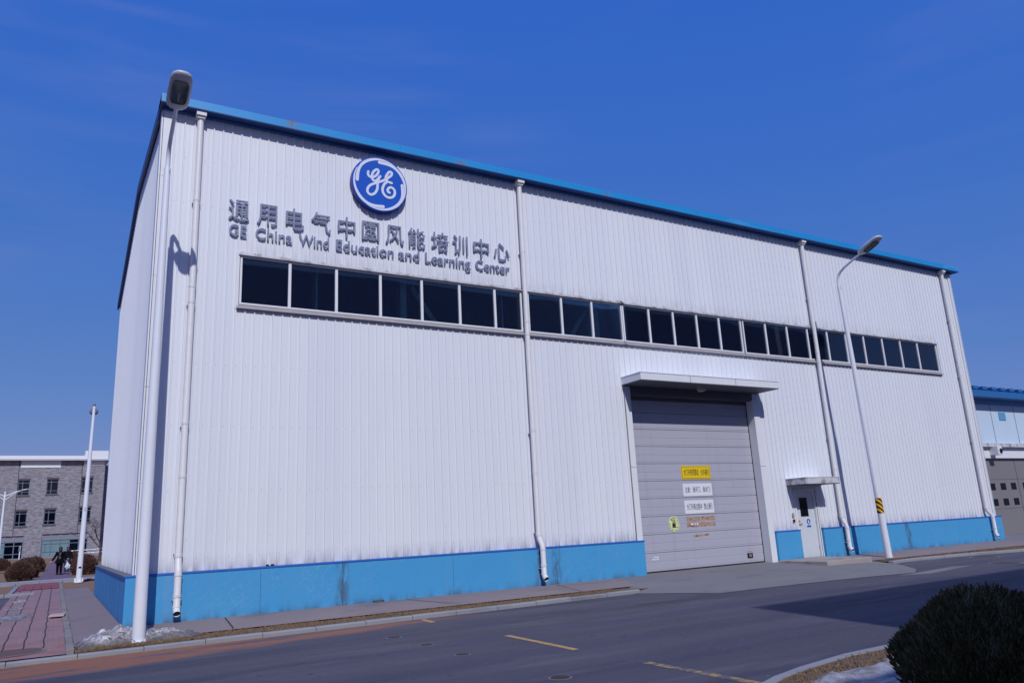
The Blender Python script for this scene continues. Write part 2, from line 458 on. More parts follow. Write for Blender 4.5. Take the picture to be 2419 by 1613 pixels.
M['groove'] = mat('door_groove', (.20, .185, .18), .6, var=.2)
M['pdoor'] = mat('pale_door', (.58, .62, .68), .45, var=.06)
M['steel'] = mat('grey_letter_steel', (.215, .245, .37), .4, metal=.0, var=.08)
M['logo'] = mat('logo_blue', (.004, .085, .50), .35, var=.03, vscale=2)
M['logow'] = mat('logo_white', (.66, .70, .84), .4, var=.02)
M['logoedge'] = mat('logo_rim', (.006, .03, .30), .4, var=.05)
M['yellow'] = mat('yellow_plate', (.80, .55, .015), .4, var=.05)
M['whitep'] = mat('white_plate', (.72, .74, .80), .4, var=.03)
M['lime'] = mat('pale_yellow_disc', (.70, .74, .36), .45, var=.05)
M['ink'] = mat('sign_ink', (.014, .013, .02), .5, var=.0)
M['orange'] = mat('orange_label', (.75, .24, .03), .5, var=.1)
M['signblue'] = mat('sign_blue', (.015, .10, .42), .4, var=.05)
M['rust'] = mat('rust_patch', None, .85, fn=rust_fn)
M['post'] = mat('white_pole_paint', (.74, .76, .83), .38, var=.05, vscale=3)
M['lampgrey'] = mat('lamp_shell', (.50, .51, .56), .35, var=.06)
M['lampglass'] = mat('lamp_glass', (.035, .038, .045), .08, var=.3, vscale=8)
M['hazard'] = mat('hazard_stripes', None, .45, fn=hazard_fn)
M['road'] = mat('asphalt', None, .88, fn=road_fn, spec=.3)
M['apron'] = mat('apron_concrete', None, .85, fn=concrete_fn((.19, .150, .160), (.25, .200, .205)))
M['drive'] = mat('drive_concrete', None, .85, fn=concrete_fn((.150, .145, .165), (.205, .195, .21)))
M['kerb'] = mat('kerb_concrete', None, .85, fn=concrete_fn((.21, .215, .245), (.30, .30, .33)))
M['step'] = mat('step_concrete', None, .9, fn=concrete_fn((.27, .24, .235), (.40, .35, .335)))
M['edging'] = mat('edging_stone', None, .9, fn=concrete_fn((.15, .14, .15), (.30, .27, .27), (.06, .05, .05)))
M['crack'] = mat('dark_joint', (.028, .026, .032), .9, var=.3)
M['paint'] = mat('worn_yellow_paint', None, .8, fn=lambda N, b: N.mix(N.rng(N.noise(N.pos(), 16, 4), .45, .62), (.50, .30, .085), (.22, .16, .12)))
M['paint2'] = mat('faded_yellow_paint', None, .85, fn=lambda N, b: N.mix(N.rng(N.noise(N.pos(), 9, 5), .42, .58), (.36, .24, .10), (.10, .092, .11)))
M['palepatch'] = mat('pale_patch', None, .9, fn=concrete_fn((.15, .148, .165), (.20, .195, .21)))
M['brickpath'] = mat('brick_paving', None, .85, fn=paver_fn((.285, .175, .185), (.315, .19, .20), (.25, .16, .17), .21, .105))
M['redpath'] = mat('red_paving', None, .85, fn=paver_fn((.27, .06, .075), (.32, .09, .10), (.12, .05, .06), .21, .105))
M['farpath'] = mat('purple_paving', None, .85, fn=paver_fn((.16, .105, .16), (.20, .13, .18), (.11, .08, .11), .21, .105))
M['lawn'] = mat('dry_lawn', None, 1.0, fn=lawn_fn, spec=.1)
M['soil'] = mat('dry_soil', None, 1.0, fn=lambda N, b: N.mix(N.noise(N.pos(), 6, 6), (.10, .07, .055), (.20, .14, .10)), spec=.1)
M['blade'] = mat('straw_blades', None, .9, fn=leaf_fn((.18, .115, .07), (.30, .205, .13), (.11, .07, .045)), spec=.2)
M['manhole'] = mat('manhole_iron', (.055, .045, .05), .6, metal=.3, var=.3, vscale=12)
M['rustiron'] = mat('rusty_manhole', (.13, .075, .07), .7, var=.3, vscale=9)
M['snow_d'] = mat('dirty_snow', None, .7, fn=snow_fn(True))
M['snow'] = mat('clean_snow', None, .6, fn=lambda N, b: N.mix(N.rng(N.noise(N.pos(), 7, 6, .7), .38, .6), (.36, .35, .39), (.20, .18, .18)))
M['brick'] = mat('grey_brick', None, .9, fn=brick_fn, spec=.2)
M['brickdark'] = mat('dark_brick_course', (.10, .085, .105), .9, var=.3, vscale=6)
M['white'] = mat('white_render', (.72, .74, .78), .6, var=.05, vscale=.6)
M['winframe'] = mat('blue_grey_frame', (.13, .16, .22), .45, var=.05)
M['panel'] = mat('grey_panel', (.20, .20, .26), .5, var=.06)
M['nbwall'] = mat('pale_blue_panels', (.52, .64, .78), .5, var=.06, vscale=.5)
M['nbband'] = mat('light_blue_band', (.10, .32, .56), .5, var=.1)
M['nbdoor'] = mat('taupe_door', (.20, .185, .195), .55, var=.06, vscale=1)
M['bushleaf'] = mat('dark_juniper', None, .8, fn=leaf_fn((.085, .060, .022), (.23, .165, .062), (.42, .16, .05)), spec=.2)
M['twig'] = mat('pale_twig', (.48, .34, .18), .8, var=.2)
M['hedge'] = mat('brown_hedge', None, .9, fn=leaf_fn((.075, .038, .034), (.13, .068, .056), (.18, .10, .075)), spec=.2)
M['bark'] = mat('dark_bark', (.075, .055, .06), .9, var=.3, vscale=9)
M['rail'] = mat('pale_rail', (.55, .56, .62), .35, metal=.3, var=.05)
M['coat'] = mat('black_coat', (.005, .005, .007), .95, var=.3, spec=.05)
M['jacket'] = mat('navy_jacket', (.008, .008, .018), .9, var=.3, spec=.1)
M['jeans'] = mat('dark_jeans', (.018, .022, .055), .8, var=.3)
M['skin'] = mat('skin', (.42, .26, .20), .6, var=.05)
M['hairb'] = mat('black_hair', (.006, .005, .006), .6, var=.2)
M['hairr'] = mat('auburn_hair', (.05, .012, .010), .55, var=.3)
M['bag'] = mat('pale_plastic_bag', (.55, .68, .74), .35, var=.2, vscale=9)
M['plank'] = mat('pinkish_plank', (.50, .36, .35), .7, var=.12)
M['globe'] = mat('grey_globe', (.16, .17, .21), .25, var=.2)
M['cast'] = mat('office_wall', (.28, .275, .29), .8, var=.1)
M['beige'] = mat('beige_plastic', (.50, .42, .34), .5, var=.1)

# ------------------------------------------------------------------ ground heights
TP = [(-200, -.2), (-3, -.2), (0, -.17), (26, 0), (41, 0), (70, .95), (500, .95)]
def TZ(y):
    for (a, za), (b, zb) in zip(TP, TP[1:]):
        if y <= b: return za + (zb-za)*(y-a)/(b-a)
    return .95
def RZ(x): return -.26 + .0035*(max(min(x, 60), -40)-7)
KH = .09

def sheet(name, poly_rows, m, kind='structure'):
    mb = MB()
    for a, b in zip(poly_rows, poly_rows[1:]):
        for (p, q), (r, s) in zip(zip(a, a[1:]), zip(b, b[1:])): mb.quad(p, q, s, r)
    return props(mb.build(name, m), kind=kind)

# the far ground: one sheet to the horizon
xs = [-900, -200, -60, -20, -6, 0, 40, 120, 300, 900]
ys = [-1200, -60, -2.6, -2.1, 0, 13, 26, 41, 55, 70, 120, 400, 1500]
sheet('ground', [[(x, y, (RZ(x)-.12 if y < -2.5 else TZ(y)-.05) - (.35 if -.5 < y < 14 and x == 0 else 0)) for x in xs] for y in ys], M['lawn'])
# the road
rx = [-60, -40, -20, -10, -5, 0, 5, 10, 15, 20, 25, 30, 40, 60, 120]
sheet('road', [[(x, y, RZ(x)) for x in rx] for y in (-17, -14, -10, -6, -2.1)], M['road'])
# yard further right and the side road on the left
sheet('side_road', [[(x, y, TZ(y)-.035) for x in (-30, -2.72)] for y in (-2.1, 0, 10, 17.85)], M['road'])
sheet('yard', [[(33.5, -3.2, -.14), (90, -3.2, -.14)], [(33.5, 6, -.14), (90, 6, -.14)]], M['drive'])

# kerb along the road, stone by stone
kb = MB()
def kerb_stone(mb, a, b, wd=.16, h=KH, gap=.012, sink=.12):
    a = Vector(a); b = Vector(b); d = (b-a); L = d.length; d.normalize(); n = Vector((-d.y, d.x, 0))
    a2 = a + d*gap/2; b2 = b - d*gap/2
    j = random.uniform(-.006, .006)
    zt = Vector((0, 0, h+j)); zb = Vector((0, 0, -sink)); ch = Vector((0, 0, h+j-.02))
    prof = [(Vector((0, 0, 0)), zb), (Vector((0, 0, 0)), ch), (n*.02, zt), (n*wd, zt), (n*wd, zb)]
    vs = [a2+p+z for p, z in prof] + [b2+p+z for p, z in prof]
    m = len(prof)
    mb.add(vs, [tuple(range(m-1, -1, -1)), tuple(range(m, 2*m))] + [(i, (i+1) % m, (i+1) % m+m, i+m) for i in range(m)])
x = -12.6
while x < 11.2:
    kerb_stone(kb, (x, -2.2, RZ(x)), (x+1.055, -2.2, RZ(x+1.055))); x += 1.055
kr = [(22.0, -2.45), (22.8, -2.32), (23.8, -2.28), (24.9, -2.42), (26.0, -2.68), (27.1, -2.95), (28.2, -3.28), (29.2, -3.62), (30.2, -4.0), (31.2, -4.45), (32.2, -5.0)]
for (a, b), (c, d) in zip(kr, kr[1:]): kerb_stone(kb, (a, b, RZ(a)), (c, d, RZ(c)))
ir = [(2.5, -14.2), (3.3, -13.3), (4.2, -12.55), (5.0, -12.12), (5.61, -11.88), (6.24, -11.72), (7.13, -11.58), (8.1, -11.56), (9.2, -11.6), (10.3, -11.65), (11.4, -11.7), (12.5, -11.75)]
for (a, b), (c, d) in zip(ir, ir[1:]): kerb_stone(kb, (c, d, RZ(c)), (a, b, RZ(a)), .14, .09)
props(kb.build('kerb', M['kerb']), kind='structure')

# concrete apron round the building, falling towards the kerb
ax = [-1.03, -.17, 1.5, 3.3, 5.2, 7.2, 9.2, 11.4, 12.9]
rows = []
edge = lambda x: -1.12 - .028*max(x, 0)
rows = [[(x, -.10, 0.0 if x > -.5 else -.13) for x in ax], [(x, edge(x), -.15 + .0035*(x-6)) for x in ax]]
sheet('apron', rows, M['apron'])
sheet('apron_left', [[(-1.03, y, TZ(y)+.012), (-.15, y, .0 if y < 20 else TZ(y)+.012)] for y in (-.10, 3, 7, 11, 16, 19.9)], M['apron'])
jb = MB()
for x in (6.0,):
    jb.quad((x, -.2, .004), (x+.03, -.2, .004), (x+1.03, edge(x)-.02, -.146), (x+1.0, edge(x)-.02, -.146))
for x in (1.8, 10.4, 25.2, 29.0):
    jb.quad((x, -.2, .000), (x+.02, -.2, .000), (x+.02, edge(x)+.02, -.128), (x, edge(x)+.02, -.128))
props(jb.build('pavement_joint', M['crack']), kind='structure')
ar = [21.9, 24, 27, 30, 33.5]
sheet('apron_right', [[(x, -.10, -.005) for x in ar], [(x, -1.75-.07*(x-22), -.10+.003*(x-22)) for x in ar]], M['apron'])
# drive up to the big door
dr_out = [(11.45, -2.15), (12.2, -3.3), (12.55, -4.1), (14, -4.2), (15.2, -4.28), (16.5, -4.42), (17.8, -4.6), (19.2, -4.95), (20.3, -4.3), (21.3, -3.3), (22.1, -2.45)]
dr_in = [(12.85, -.10), (13.2, -.10), (13.5, -.06), (13.95, .32), (15.2, .32), (16.5, .32), (17.8, .32), (19.15, .32), (19.7, -.1), (20.6, -.1), (22.1, -.10)]
drz = MB()
for t0, t1 in ((0, .35), (.35, .7), (.7, 1)):
    for (a, b, c, d) in zip(dr_in, dr_in[1:], dr_out, dr_out[1:]):
        def P(i, o, t):
            z0 = .012 if i[1] > .2 else .002; z1 = RZ(o[0])+.008
            return (i[0]+(o[0]-i[0])*t, i[1]+(o[1]-i[1])*t, z0+(z1-z0)*(t*.75+.25*t*t))
        drz.quad(P(a, c, t0), P(a, c, t1), P(b, d, t1), P(b, d, t0))
props(drz.build('drive', M['drive']), kind='structure')
pp = MB()
pts = [(18.2, -5.1), (19.0, -5.5), (20.4, -5.25), (22.0, -5.0), (21.4, -4.7), (19.6, -4.95)]
pp.add([(x, y, RZ(x)+.006) for x, y in pts], [tuple(range(6))])
props(pp.build('pale_road_patch', M['palepatch']), kind='structure')
# soil and dry grass between apron and kerb
sb = [-1.03, 0, 2, 4, 6, 8, 10, 11.3, 12.2]
sheet('verge', [[(x, -2.05, RZ(x)+KH-.012) for x in sb], [(x, edge(x)+.05, -.175+.0035*(x-6)) for x in sb]], M['soil'])
vr = [22.0, 23.8, 26, 28.2, 30.2, 32.5]
vry = [-2.3, -2.15, -2.55, -3.15, -3.85, -4.9]
sheet('verge_right', [[(x, y, RZ(x)+KH-.012) for x, y in zip(vr, vry)], [(x, -1.70-.07*(x-22), -.125+.003*(x-22)) for x in vr]], M['soil'])
isl = MB()
ic = [(x+.02, y-.12, RZ(x)+KH-.015) for x, y in ir] + [(12.5, -17, -.17), (2.5, -17, -.17)]
isl.add(ic, [tuple(range(len(ic)-1, -1, -1))])
props(isl.build('planting_island', M['soil']), kind='structure')

def KY(x):
    for (a, b), (c, d) in zip(ir, ir[1:]):
        if a <= x <= c: return b+(d-b)*(x-a)/(c-a)
    return -11.75
def blades(name, regions, n, h0, h1, m):
    mb = MB()
    for _ in range(n):
        x0, x1, fy0, fy1, fz = random.choice(regions)
        x = random.uniform(x0, x1); y = random.uniform(fy0(x), fy1(x)); z = fz(x, y)
        if mnoise.noise(Vector((x*1.2, y*3, 3))) < -.18 and random.random() < .8: continue
        h = random.uniform(h0, h1); a = random.uniform(0, 6.28); wd = random.uniform(.003, .007)
        l = random.uniform(.2, 1.4)*h; an = random.uniform(0, 6.28)
        dx, dy = math.cos(a)*wd, math.sin(a)*wd
        tx, ty = math.cos(an)*l, math.sin(an)*l
        mb.add([(x-dx, y-dy, z), (x+dx, y+dy, z), (x+tx*.5+dx*.6, y+ty*.5+dy*.6, z+h*.75), (x+tx, y+ty, z+h)], [(0, 1, 2, 3)])
    return props(mb.build(name, m), kind='stuff')
g = blades('dry_grass', [(1.2, 11.2, lambda x: -2.0, lambda x: edge(x)+.0, lambda x, y: -.18+.0035*(x-6)),
                         (1.2, 11.2, lambda x: -2.0, lambda x: edge(x)+.0, lambda x, y: -.18+.0035*(x-6)),
                         (-1.0, 1.4, lambda x: -2.02, lambda x: -1.7, lambda x, y: -.19),
                         (22.1, 32, lambda x: -2.2-.12*max(0, x-24), lambda x: -1.78-.07*(x-22), lambda x, y: -.12+.003*(x-22))], 16000, .015, .055, M['blade'])
props(g, 'short straw coloured dry grass along the roadside kerb', 'grass')
g = blades('dry_grass', [(5.5, 9.0, lambda x: -12.65, lambda x: KY(x)-.17, lambda x, y: -.185)], 3600, .012, .04, M['blade'])
props(g, 'straw coloured dry grass between island kerb and dark bush', 'grass')
# paths on the left
def strip(name, x0f, x1f, ys, dz, m, n=1):
    return sheet(name, [[(x0f(y)+(x1f(y)-x0f(y))*k/n, y, TZ(y)+dz) for k in range(n+1)] for y in ys], m)
strip('brick_path', lambda y: -2.76, lambda y: -1.17, (-2.05, -1, 0, 5, 10, 15, 21.3), .004, M['brickpath'])
strip('red_path', lambda y: -2.76, lambda y: -1.17, (21.3, 24, 26.0, 27.9), .004, M['redpath'])
gb = MB()
for x0, x1 in ((-2.5, -2.57), (-2.19, -2.19), (-1.86, -1.80), (-1.53, -1.46)):
    for k in range(44):
        y0 = -.8+k*.5; y1 = y0+.5; t0 = (y0+.8)/22; t1 = (y1+.8)/22
        xa = x0+(x1-x0)*t0+.012*math.sin(k*1.7); xb = x0+(x1-x0)*t1+.012*math.sin(k*1.7+1.7)
        gb.quad((xa-.012, y0, TZ(y0)+.009), (xa+.012, y0, TZ(y0)+.009), (xb+.012, y1, TZ(y1)+.009), (xb-.012, y1, TZ(y1)+.009))
for x in (-2.5, -2.18, -1.86, -1.5):
    gb.quad((x-.012, 21.6, TZ(21.6)+.01), (x+.012, 21.6, TZ(21.6)+.01), (x+.012, 27.8, TZ(27.8)+.01), (x-.012, 27.8, TZ(27.8)+.01))
props(gb.build('path_joint', M['crack']), kind='structure')
wl = MB(); wl.quad((-2.74, 21.2, -.004), (-1.18, 21.45, -.004), (-1.18, 21.62, -.021), (-2.74, 21.37, -.021))
props(wl.build('pale_path_line', M['palepatch']), kind='structure')
ed = MB(); y = -1.7
while y < 27.5:
    L = random.uniform(.7, 1.0); ed.box(-1.17+random.uniform(-.01, .01), -1.035+random.uniform(-.012, .012), y+.012, y+L-.012, TZ(y)-.1, TZ(y)+.035+random.uniform(-.008, .012)); y += L
props(ed.build('path_edging', M['edging'], bevel=.012), kind='structure')
ck = MB(); x = -30.0
while x < -.15:
    ck.box(x+.008, x+.99, 28.0, 28.32, -.1, .06); ck.box(x+.008, x+.99, 31.0, 31.3, -.1, .06); x += 1.0
x = -.15
while x < 20:
    ck.box(x+.008, x+.99, 28.6, 28.9, -.1, .06); ck.box(x+.008, x+.99, 31.0, 31.3, -.1, .06); x += 1.0
props(ck.build('cross_path_kerb', M['kerb'], bevel=.015), kind='structure')
sheet('cross_path', [[(-30, 28.25, .03), (20, 28.25, .03)], [(-30, 31.1, .03), (20, 31.1, .03)]], M['kerb'])
strip('far_path', lambda y: -2.31+(y-32.7)*.0262, lambda y: -.55+(y-32.7)*.009, (31.3, 36, 41, 46, 52, 58, 66), .012, M['farpath'], 2)
lk = MB(); x = -20.0
while x < -2.9:
    lk.box(x+.008, x+.98, 17.85, 18.05, -.15, .03); x += 1.0
lk.box(-2.95, -2.78, 18.1, 25.5, -.1, .02)
props(lk.build('side_road_kerb', M['kerb'], bevel=.015), kind='structure')

# yellow parking lines, cracks
yl = MB()
for y0, y1 in ((-3.0, -2.3), (-8.2, -5.98)):
    yl.quad((5.40, y0, RZ(5)+.005), (5.52, y0, RZ(5)+.005), (5.58, y1, RZ(5)+.005), (5.46, y1, RZ(5)+.005))
props(yl.build('yellow_line', M['paint']), kind='structure')
yl = MB(); yl.quad((5.45, -13.0, RZ(5)+.005), (5.60, -13.0, RZ(5)+.005), (5.56, -9.8, RZ(5)+.005), (5.42, -9.8, RZ(5)+.005))
props(yl.build('faded_yellow_line', M['paint2']), kind='structure')
cr = MB()
def crack(pts, wd):
    P = []
    for (a, b), (c, d) in zip(pts, pts[1:]):
        n = max(2, int(math.hypot(c-a, d-b)/.22))
        for k in range(n): P.append((a+(c-a)*k/n, b+(d-b)*k/n))
    P = [(x+random.uniform(-.025, .025), y+random.uniform(-.035, .035)) for x, y in P]
    for (a, b), (c, d) in zip(P, P[1:]):
        w0 = wd*random.uniform(.4, 1.2)
        cr.quad((a, b-w0, RZ(a)+.003), (a, b+w0, RZ(a)+.003), (c, d+w0, RZ(c)+.003), (c, d-w0, RZ(c)+.003))
crack([(7.6, -4.8), (8.6, -5.9), (9.2, -7.2), (9.3, -8.6), (9.9, -9.6)], .010)
crack([(6.4, -9.7), (6.5, -10.4), (6.6, -11.3)], .012)
crack([(9.9, -4.2), (13.5, -5.3), (17, -5.6)], .008)
crack([(11.7, -2.4), (12.3, -2.9), (12.6, -4.1)], .012)
props(cr.build('road_crack', M['crack']), kind='structure')

# manhole covers: (x, y, radius, label)
def manhole(x, y, r, label, m=M['manhole'], z=None, group=None):
    z = RZ(x) if z is None else z
    t = thing('manhole_cover', (x, y, z), label, 'manhole cover', group)
    mb = MB(); n = 28
    for k in range(n):                                  # ring
        a0, a1 = 2*math.pi*k/n, 2*math.pi*(k+1)/n
        mb.quad((x+r*math.cos(a0), y+r*math.sin(a0), z+.006), (x+r*1.16*math.cos(a0), y+r*1.16*math.sin(a0), z+.003),
                (x+r*1.16*math.cos(a1), y+r*1.16*math.sin(a1), z+.003), (x+r*math.cos(a1), y+r*math.sin(a1), z+.006))
    mb.build('rim', M['drive'], t)
    lid = MB(); lid.disc_z(x, y, r*.97, z-.01, z+.007)
    for k in range(-3, 4):
        hw = math.sqrt(max(0, (r*.9)**2-(k*r*.27)**2))
        lid.box(x-hw, x+hw, y+k*r*.27-.006, y+k*r*.27+.006, z+.007, z+.011)
    lid.build('lid', m, t)
    return t
manhole(4.0, -4.47, .13, 'small valve cover nearest the kerb in the row across the road')
manhole(4.05, -5.82, .11, 'small valve cover second from the kerb in the road row')
manhole(4.03, -7.21, .11, 'small valve cover third from the kerb, level with the yellow line')
manhole(4.1, -9.80, .13, 'small valve cover at the front end of the road row')
manhole(25.5, -3.45, .40, 'large manhole cover close to the right hand kerb')
manhole(23.0, -5.41, .40, 'large manhole cover out in the road by the building shadow')
manhole(-2.05, -1.05, .52, 'large rusty manhole cover set in brick path beside kerb', M['rustiron'], TZ(-1)+.004)

# ------------------------------------------------------------------ the factory
L_, D_ = 33.05, 13.3
EZ = 11.86
bld = thing('factory_building', (0, 0, 0), 'large white corrugated factory hall with blue plinth and blue eaves', 'building')

def rib_profile(s0, s1, pitch=.2225, ph=.05, k_=1.0):
    """trapezoidal sheet: list of (s, height)"""
    out = [(s0, 0)]
    k = math.floor((s0-ph)/pitch)
    while True:
        c = ph+k*pitch; k += 1
        if c-.036 > s1: break
        for ds, h in ((-.025, 0), (-.015, .027), (.012, .027), (.020, 0), (.098, 0), (.103, .004), (.117, .004), (.122, 0)):
            s = c+ds; h = h*k_
            if s0 < s < s1: out.append((s, h))
    out.append((s1, 0))
    return out

def front_clad(mb, x0, x1, z0, z1, y=0.0):
    pr = rib_profile(x0, x1)
    for (a, h), (b, g) in zip(pr, pr[1:]):
        mb.quad((a, y-h, z0), (b, y-g, z0), (b, y-g, z1), (a, y-h, z1))

wall = MB()
front_clad(wall, .0, 13.48, 1.0, 7.02)
front_clad(wall, 13.48, 19.25, 5.62, 7.02)
front_clad(wall, 19.25, 20.60, .985, 7.02)
front_clad(wall, 20.60, 21.80, 2.36, 7.02)
front_clad(wall, 21.80, L_, 1.0, 7.02)
front_clad(wall, .0, 1.88, 7.02, 8.42); front_clad(wall, 31.02, L_, 7.02, 8.42)
front_clad(wall, .0, L_, 8.42, EZ+.05)
wall.build('front_wall', M['clad'], bld)

RY, RZ_ = 6.3, 12.35           # ridge
EB = 10.55
def roofz(y): return 11.75+(RZ_-11.75)*min(1, max(0, y/RY)) if y <= RY else RZ_-(RZ_-EB)*(y-RY)/(D_-RY)
side = MB()
pr = rib_profile(0, D_, k_=.40)
for (a, h), (b, g_) in zip(pr, pr[1:]):
    side.quad((-g_, b, 1.0), (-h, a, 1.0), (-h, a, roofz(a)), (-g_, b, roofz(b)))
side.build('side_wall', M['clad'], bld)
bk = MB()
bk.box(0.03, L_-.03, D_-.1, D_, 0, EB)
bk.prism_x([(0.08, .02), (0.08, 11.7), (RY, RZ_-.05), (D_-.1, EB-.05), (D_-.1, .02)], L_-.05, L_)
bk.build('rear_wall', M['clad'], bld)
# bolt rows
sc_ = MB()
for z in (1.27, 1.68, 2.72, 4.16, 5.6, 9.52, 10.69):
    k = 0
    x = .05
    while x < L_:
        blocked = (13.4 < x < 19.3 and z < 5.7) or (20.5 < x < 21.9 and z < 2.4)
        if not blocked and (z != 1.68 or k % 4 == 0): sc_.box(x+.042, x+.054, -.006, 0.0, z-.006, z+.006)
        x += .2225; k += 1
for z in (2.69, 4.3, 5.9, 7.4, 9.0):
    y = .16
    while y < D_: sc_.box(-.006, 0, y, y+.012, z-.006, z+.006); y += .2225
sc_.build('screw_row', M['sill'], bld)

# corner flashings
cf = MB(); cf.box(-.012, .20, -.045, .0, 1.0, EZ-.02); cf.box(-.045, -.0, -.045, .22, 1.0, EZ-.06)
cf.build('corner_trim', M['trim'], bld)
cf = MB(); cf.box(L_-.14, L_+.02, -.05, .0, .98, EZ-.02); cf.box(L_-.0, L_+.05, -.05, .2, .98, EZ-.02)
cf.build('corner_trim', M['trim'], bld)
lp = MB()
for z in (2.9, 5.0, 7.6, 10.1): lp.box(-.046, .202, -.049, -.045, z, z+.012)
split_build(lp, 'trim_joint', M['trim_dirty'], bld)

# eaves gutter with blue fascia
gt = MB()
seg = [-.10, 3.0, 6.0, 9.1, 13.2, 17.2, 21.4, 25.4, 29.4, L_+.35]
for a, b in zip(seg, seg[1:]):
    gt.box(a+.004, b-.004, -.335, -.325, 11.895, 12.105)
    gt.box(a+.004, b-.004, -.325, -.30, 12.08, 12.105)
gt.build('gutter_fascia', M['fascia'], bld)
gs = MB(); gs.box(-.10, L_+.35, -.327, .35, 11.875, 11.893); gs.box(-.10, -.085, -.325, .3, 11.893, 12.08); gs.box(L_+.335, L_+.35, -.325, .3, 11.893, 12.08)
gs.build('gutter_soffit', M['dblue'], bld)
rf = MB()
for xa, xb in ((-.07, L_+.05),):
    rf.prism_x([(-.1, 11.90), (RY, RZ_+.10), (D_+.2, EB+.08), (D_+.2, EB), (RY, RZ_), (-.1, 11.82)], xa, xb)
rf.build('roof', M['roofblue'], bld)
rk = MB()
rk.prism_x([(-.33, 12.10), (.4, 12.05), (RY, RZ_+.20), (D_+.25, EB+.18), (D_+.25, EB-.06), (RY, RZ_-.08), (.4, 11.74), (-.33, 11.88)], -.10, -.045)
rk.build('rake_trim', M['rake'], bld)

# plinth with coping ledge
PY = -.12
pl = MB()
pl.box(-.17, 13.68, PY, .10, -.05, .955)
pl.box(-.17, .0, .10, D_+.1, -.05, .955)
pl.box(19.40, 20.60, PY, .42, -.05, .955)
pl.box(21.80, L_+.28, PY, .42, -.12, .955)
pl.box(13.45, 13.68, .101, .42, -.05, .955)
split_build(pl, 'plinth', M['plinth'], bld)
cp = MB()
for a, b in ((-.19, 13.69), (19.39, 20.61), (21.79, L_+.29)):
    cp.box(a, b, PY-.014, -.0, .956, .995)
split_build(cp, 'coping', M['coping'], bld, bevel=.006)
cp = MB(); cp.box(-.195, -.0, .0, D_+.12, .957, .996)
cp.build('coping', M['coping_grey'], bld)
pj = MB()
for x in (2.56, 4.44, 7.35, 10.5, 23.69, 26.6): pj.box(x-.003, x+.003, PY-.002, PY, .0, .95)
for y in (1.4, 2.6, 3.6, 4.5, 6.0, 7.5, 9.3, 11.2): pj.box(-.172, -.17, y-.01, y+.01, .0, .95)
split_build(pj, 'plinth_joint', M['crack'], bld)

# ------------------------------------------------------------------ window strips
WZ0, WZ1 = 7.12, 8.36
def window(x0, x1, mull):
    f = MB()
    fy0, fy1 = -.015, .07
    f.box(x0, x1, fy0, fy1, WZ0, WZ0+.045); f.box(x0, x1, fy0, fy1, WZ1-.045, WZ1)
    f.box(x0, x0+.05, fy0, fy1, WZ0+.045, WZ1-.045); f.box(x1-.05, x1, fy0, fy1, WZ0+.045, WZ1-.045)
    for m_ in mull: f.box(m_-.035, m_+.035, fy0+.002, fy1-.002, WZ0+.045, WZ1-.045)
    w_ = f.build('window', M['frame'], bld, bevel=.004)
    p = MB()
    es = [x0+.05]+[e for m_ in mull for e in (m_-.035, m_+.035)]+[x1-.05]
    for a, b in zip(es[::2], es[1::2]): p.box(a-.004, b+.004, .03, .036, WZ0+.04, WZ1-.04)
    p.build('pane', M['glass'], w_)
    s = MB(); s.prism_x([(-.10, 7.0), (-.085, 7.035), (.0, WZ0-.002), (.07, WZ0-.002), (.07, 7.0)], x0-.06, x1+.06)
    s.build('sill', M['sill'], w_)
    h = MB(); h.box(x0-.05, x1+.05, -.075, .05, WZ1+.002, WZ1+.035)
    h.box(x0-.05, x1+.05, -.012, .05, WZ1+.035, 8.46)
    h.build('head_flashing', M['trim_dirty'], w_)
window(1.90, 9.92, [3.105, 4.305, 5.505, 6.705, 7.865, 9.005])
window(10.12, 13.68, [11.335, 12.485])
window(13.70, 19.06, [14.80, 15.86, 16.925, 17.98])
window(19.14, 31.0, [20.315, 21.47, 22.61, 23.75, 24.87, 26.0, 27.21, 28.42, 29.625])
jf = MB(); jf.box(1.80, 1.88, -.04, .05, 7.0, 8.46); jf.box(31.03, 31.10, -.04, .05, 7.0, 8.46); jf.box(9.96, 10.08, -.03, .05, 7.0, 8.46)
split_build(jf, 'jamb_flashing', M['trim'], bld)

# inside: dark hall with pale columns and braces
ins = MB()
ins.box(.1, L_-.1, .3, D_-.2, -.05, .0)
ins.box(.1, L_-.1, 8.9, 9.0, 0, 11.3)
ins.box(.12, 13.3, .12, .2, 0, 6.9)
ins.box(19.9, 32.9, .45, .5, 0, 6.9)
ins.quad((.1, .1, 11.6), (L_-.1, .1, 11.6), (L_-.1, 9, 11.6), (.1, 9, 11.6))
ins.build('interior', M['dark'], bld)
for x, wd in ((6.35, .18), (12.95, .26), (19.45, .26), (25.7, .22), (3.92, .05), (9.5, .05)):
    c = MB(); c.box(x-wd/2, x+wd/2, .45, .75, 4, 11.5); c.build('steel_column', M['colm'], bld)
br_ = MB()
br_.obox((7.2, .62, 7.55), (.55, 0, -.75), (.055, 0, .04), (0, .04, 0))
br_.obox((12.2, .62, 7.5), (.5, 0, .75), (.055, 0, -.04), (0, .04, 0))
split_build(br_, 'brace', M['colm'], bld)

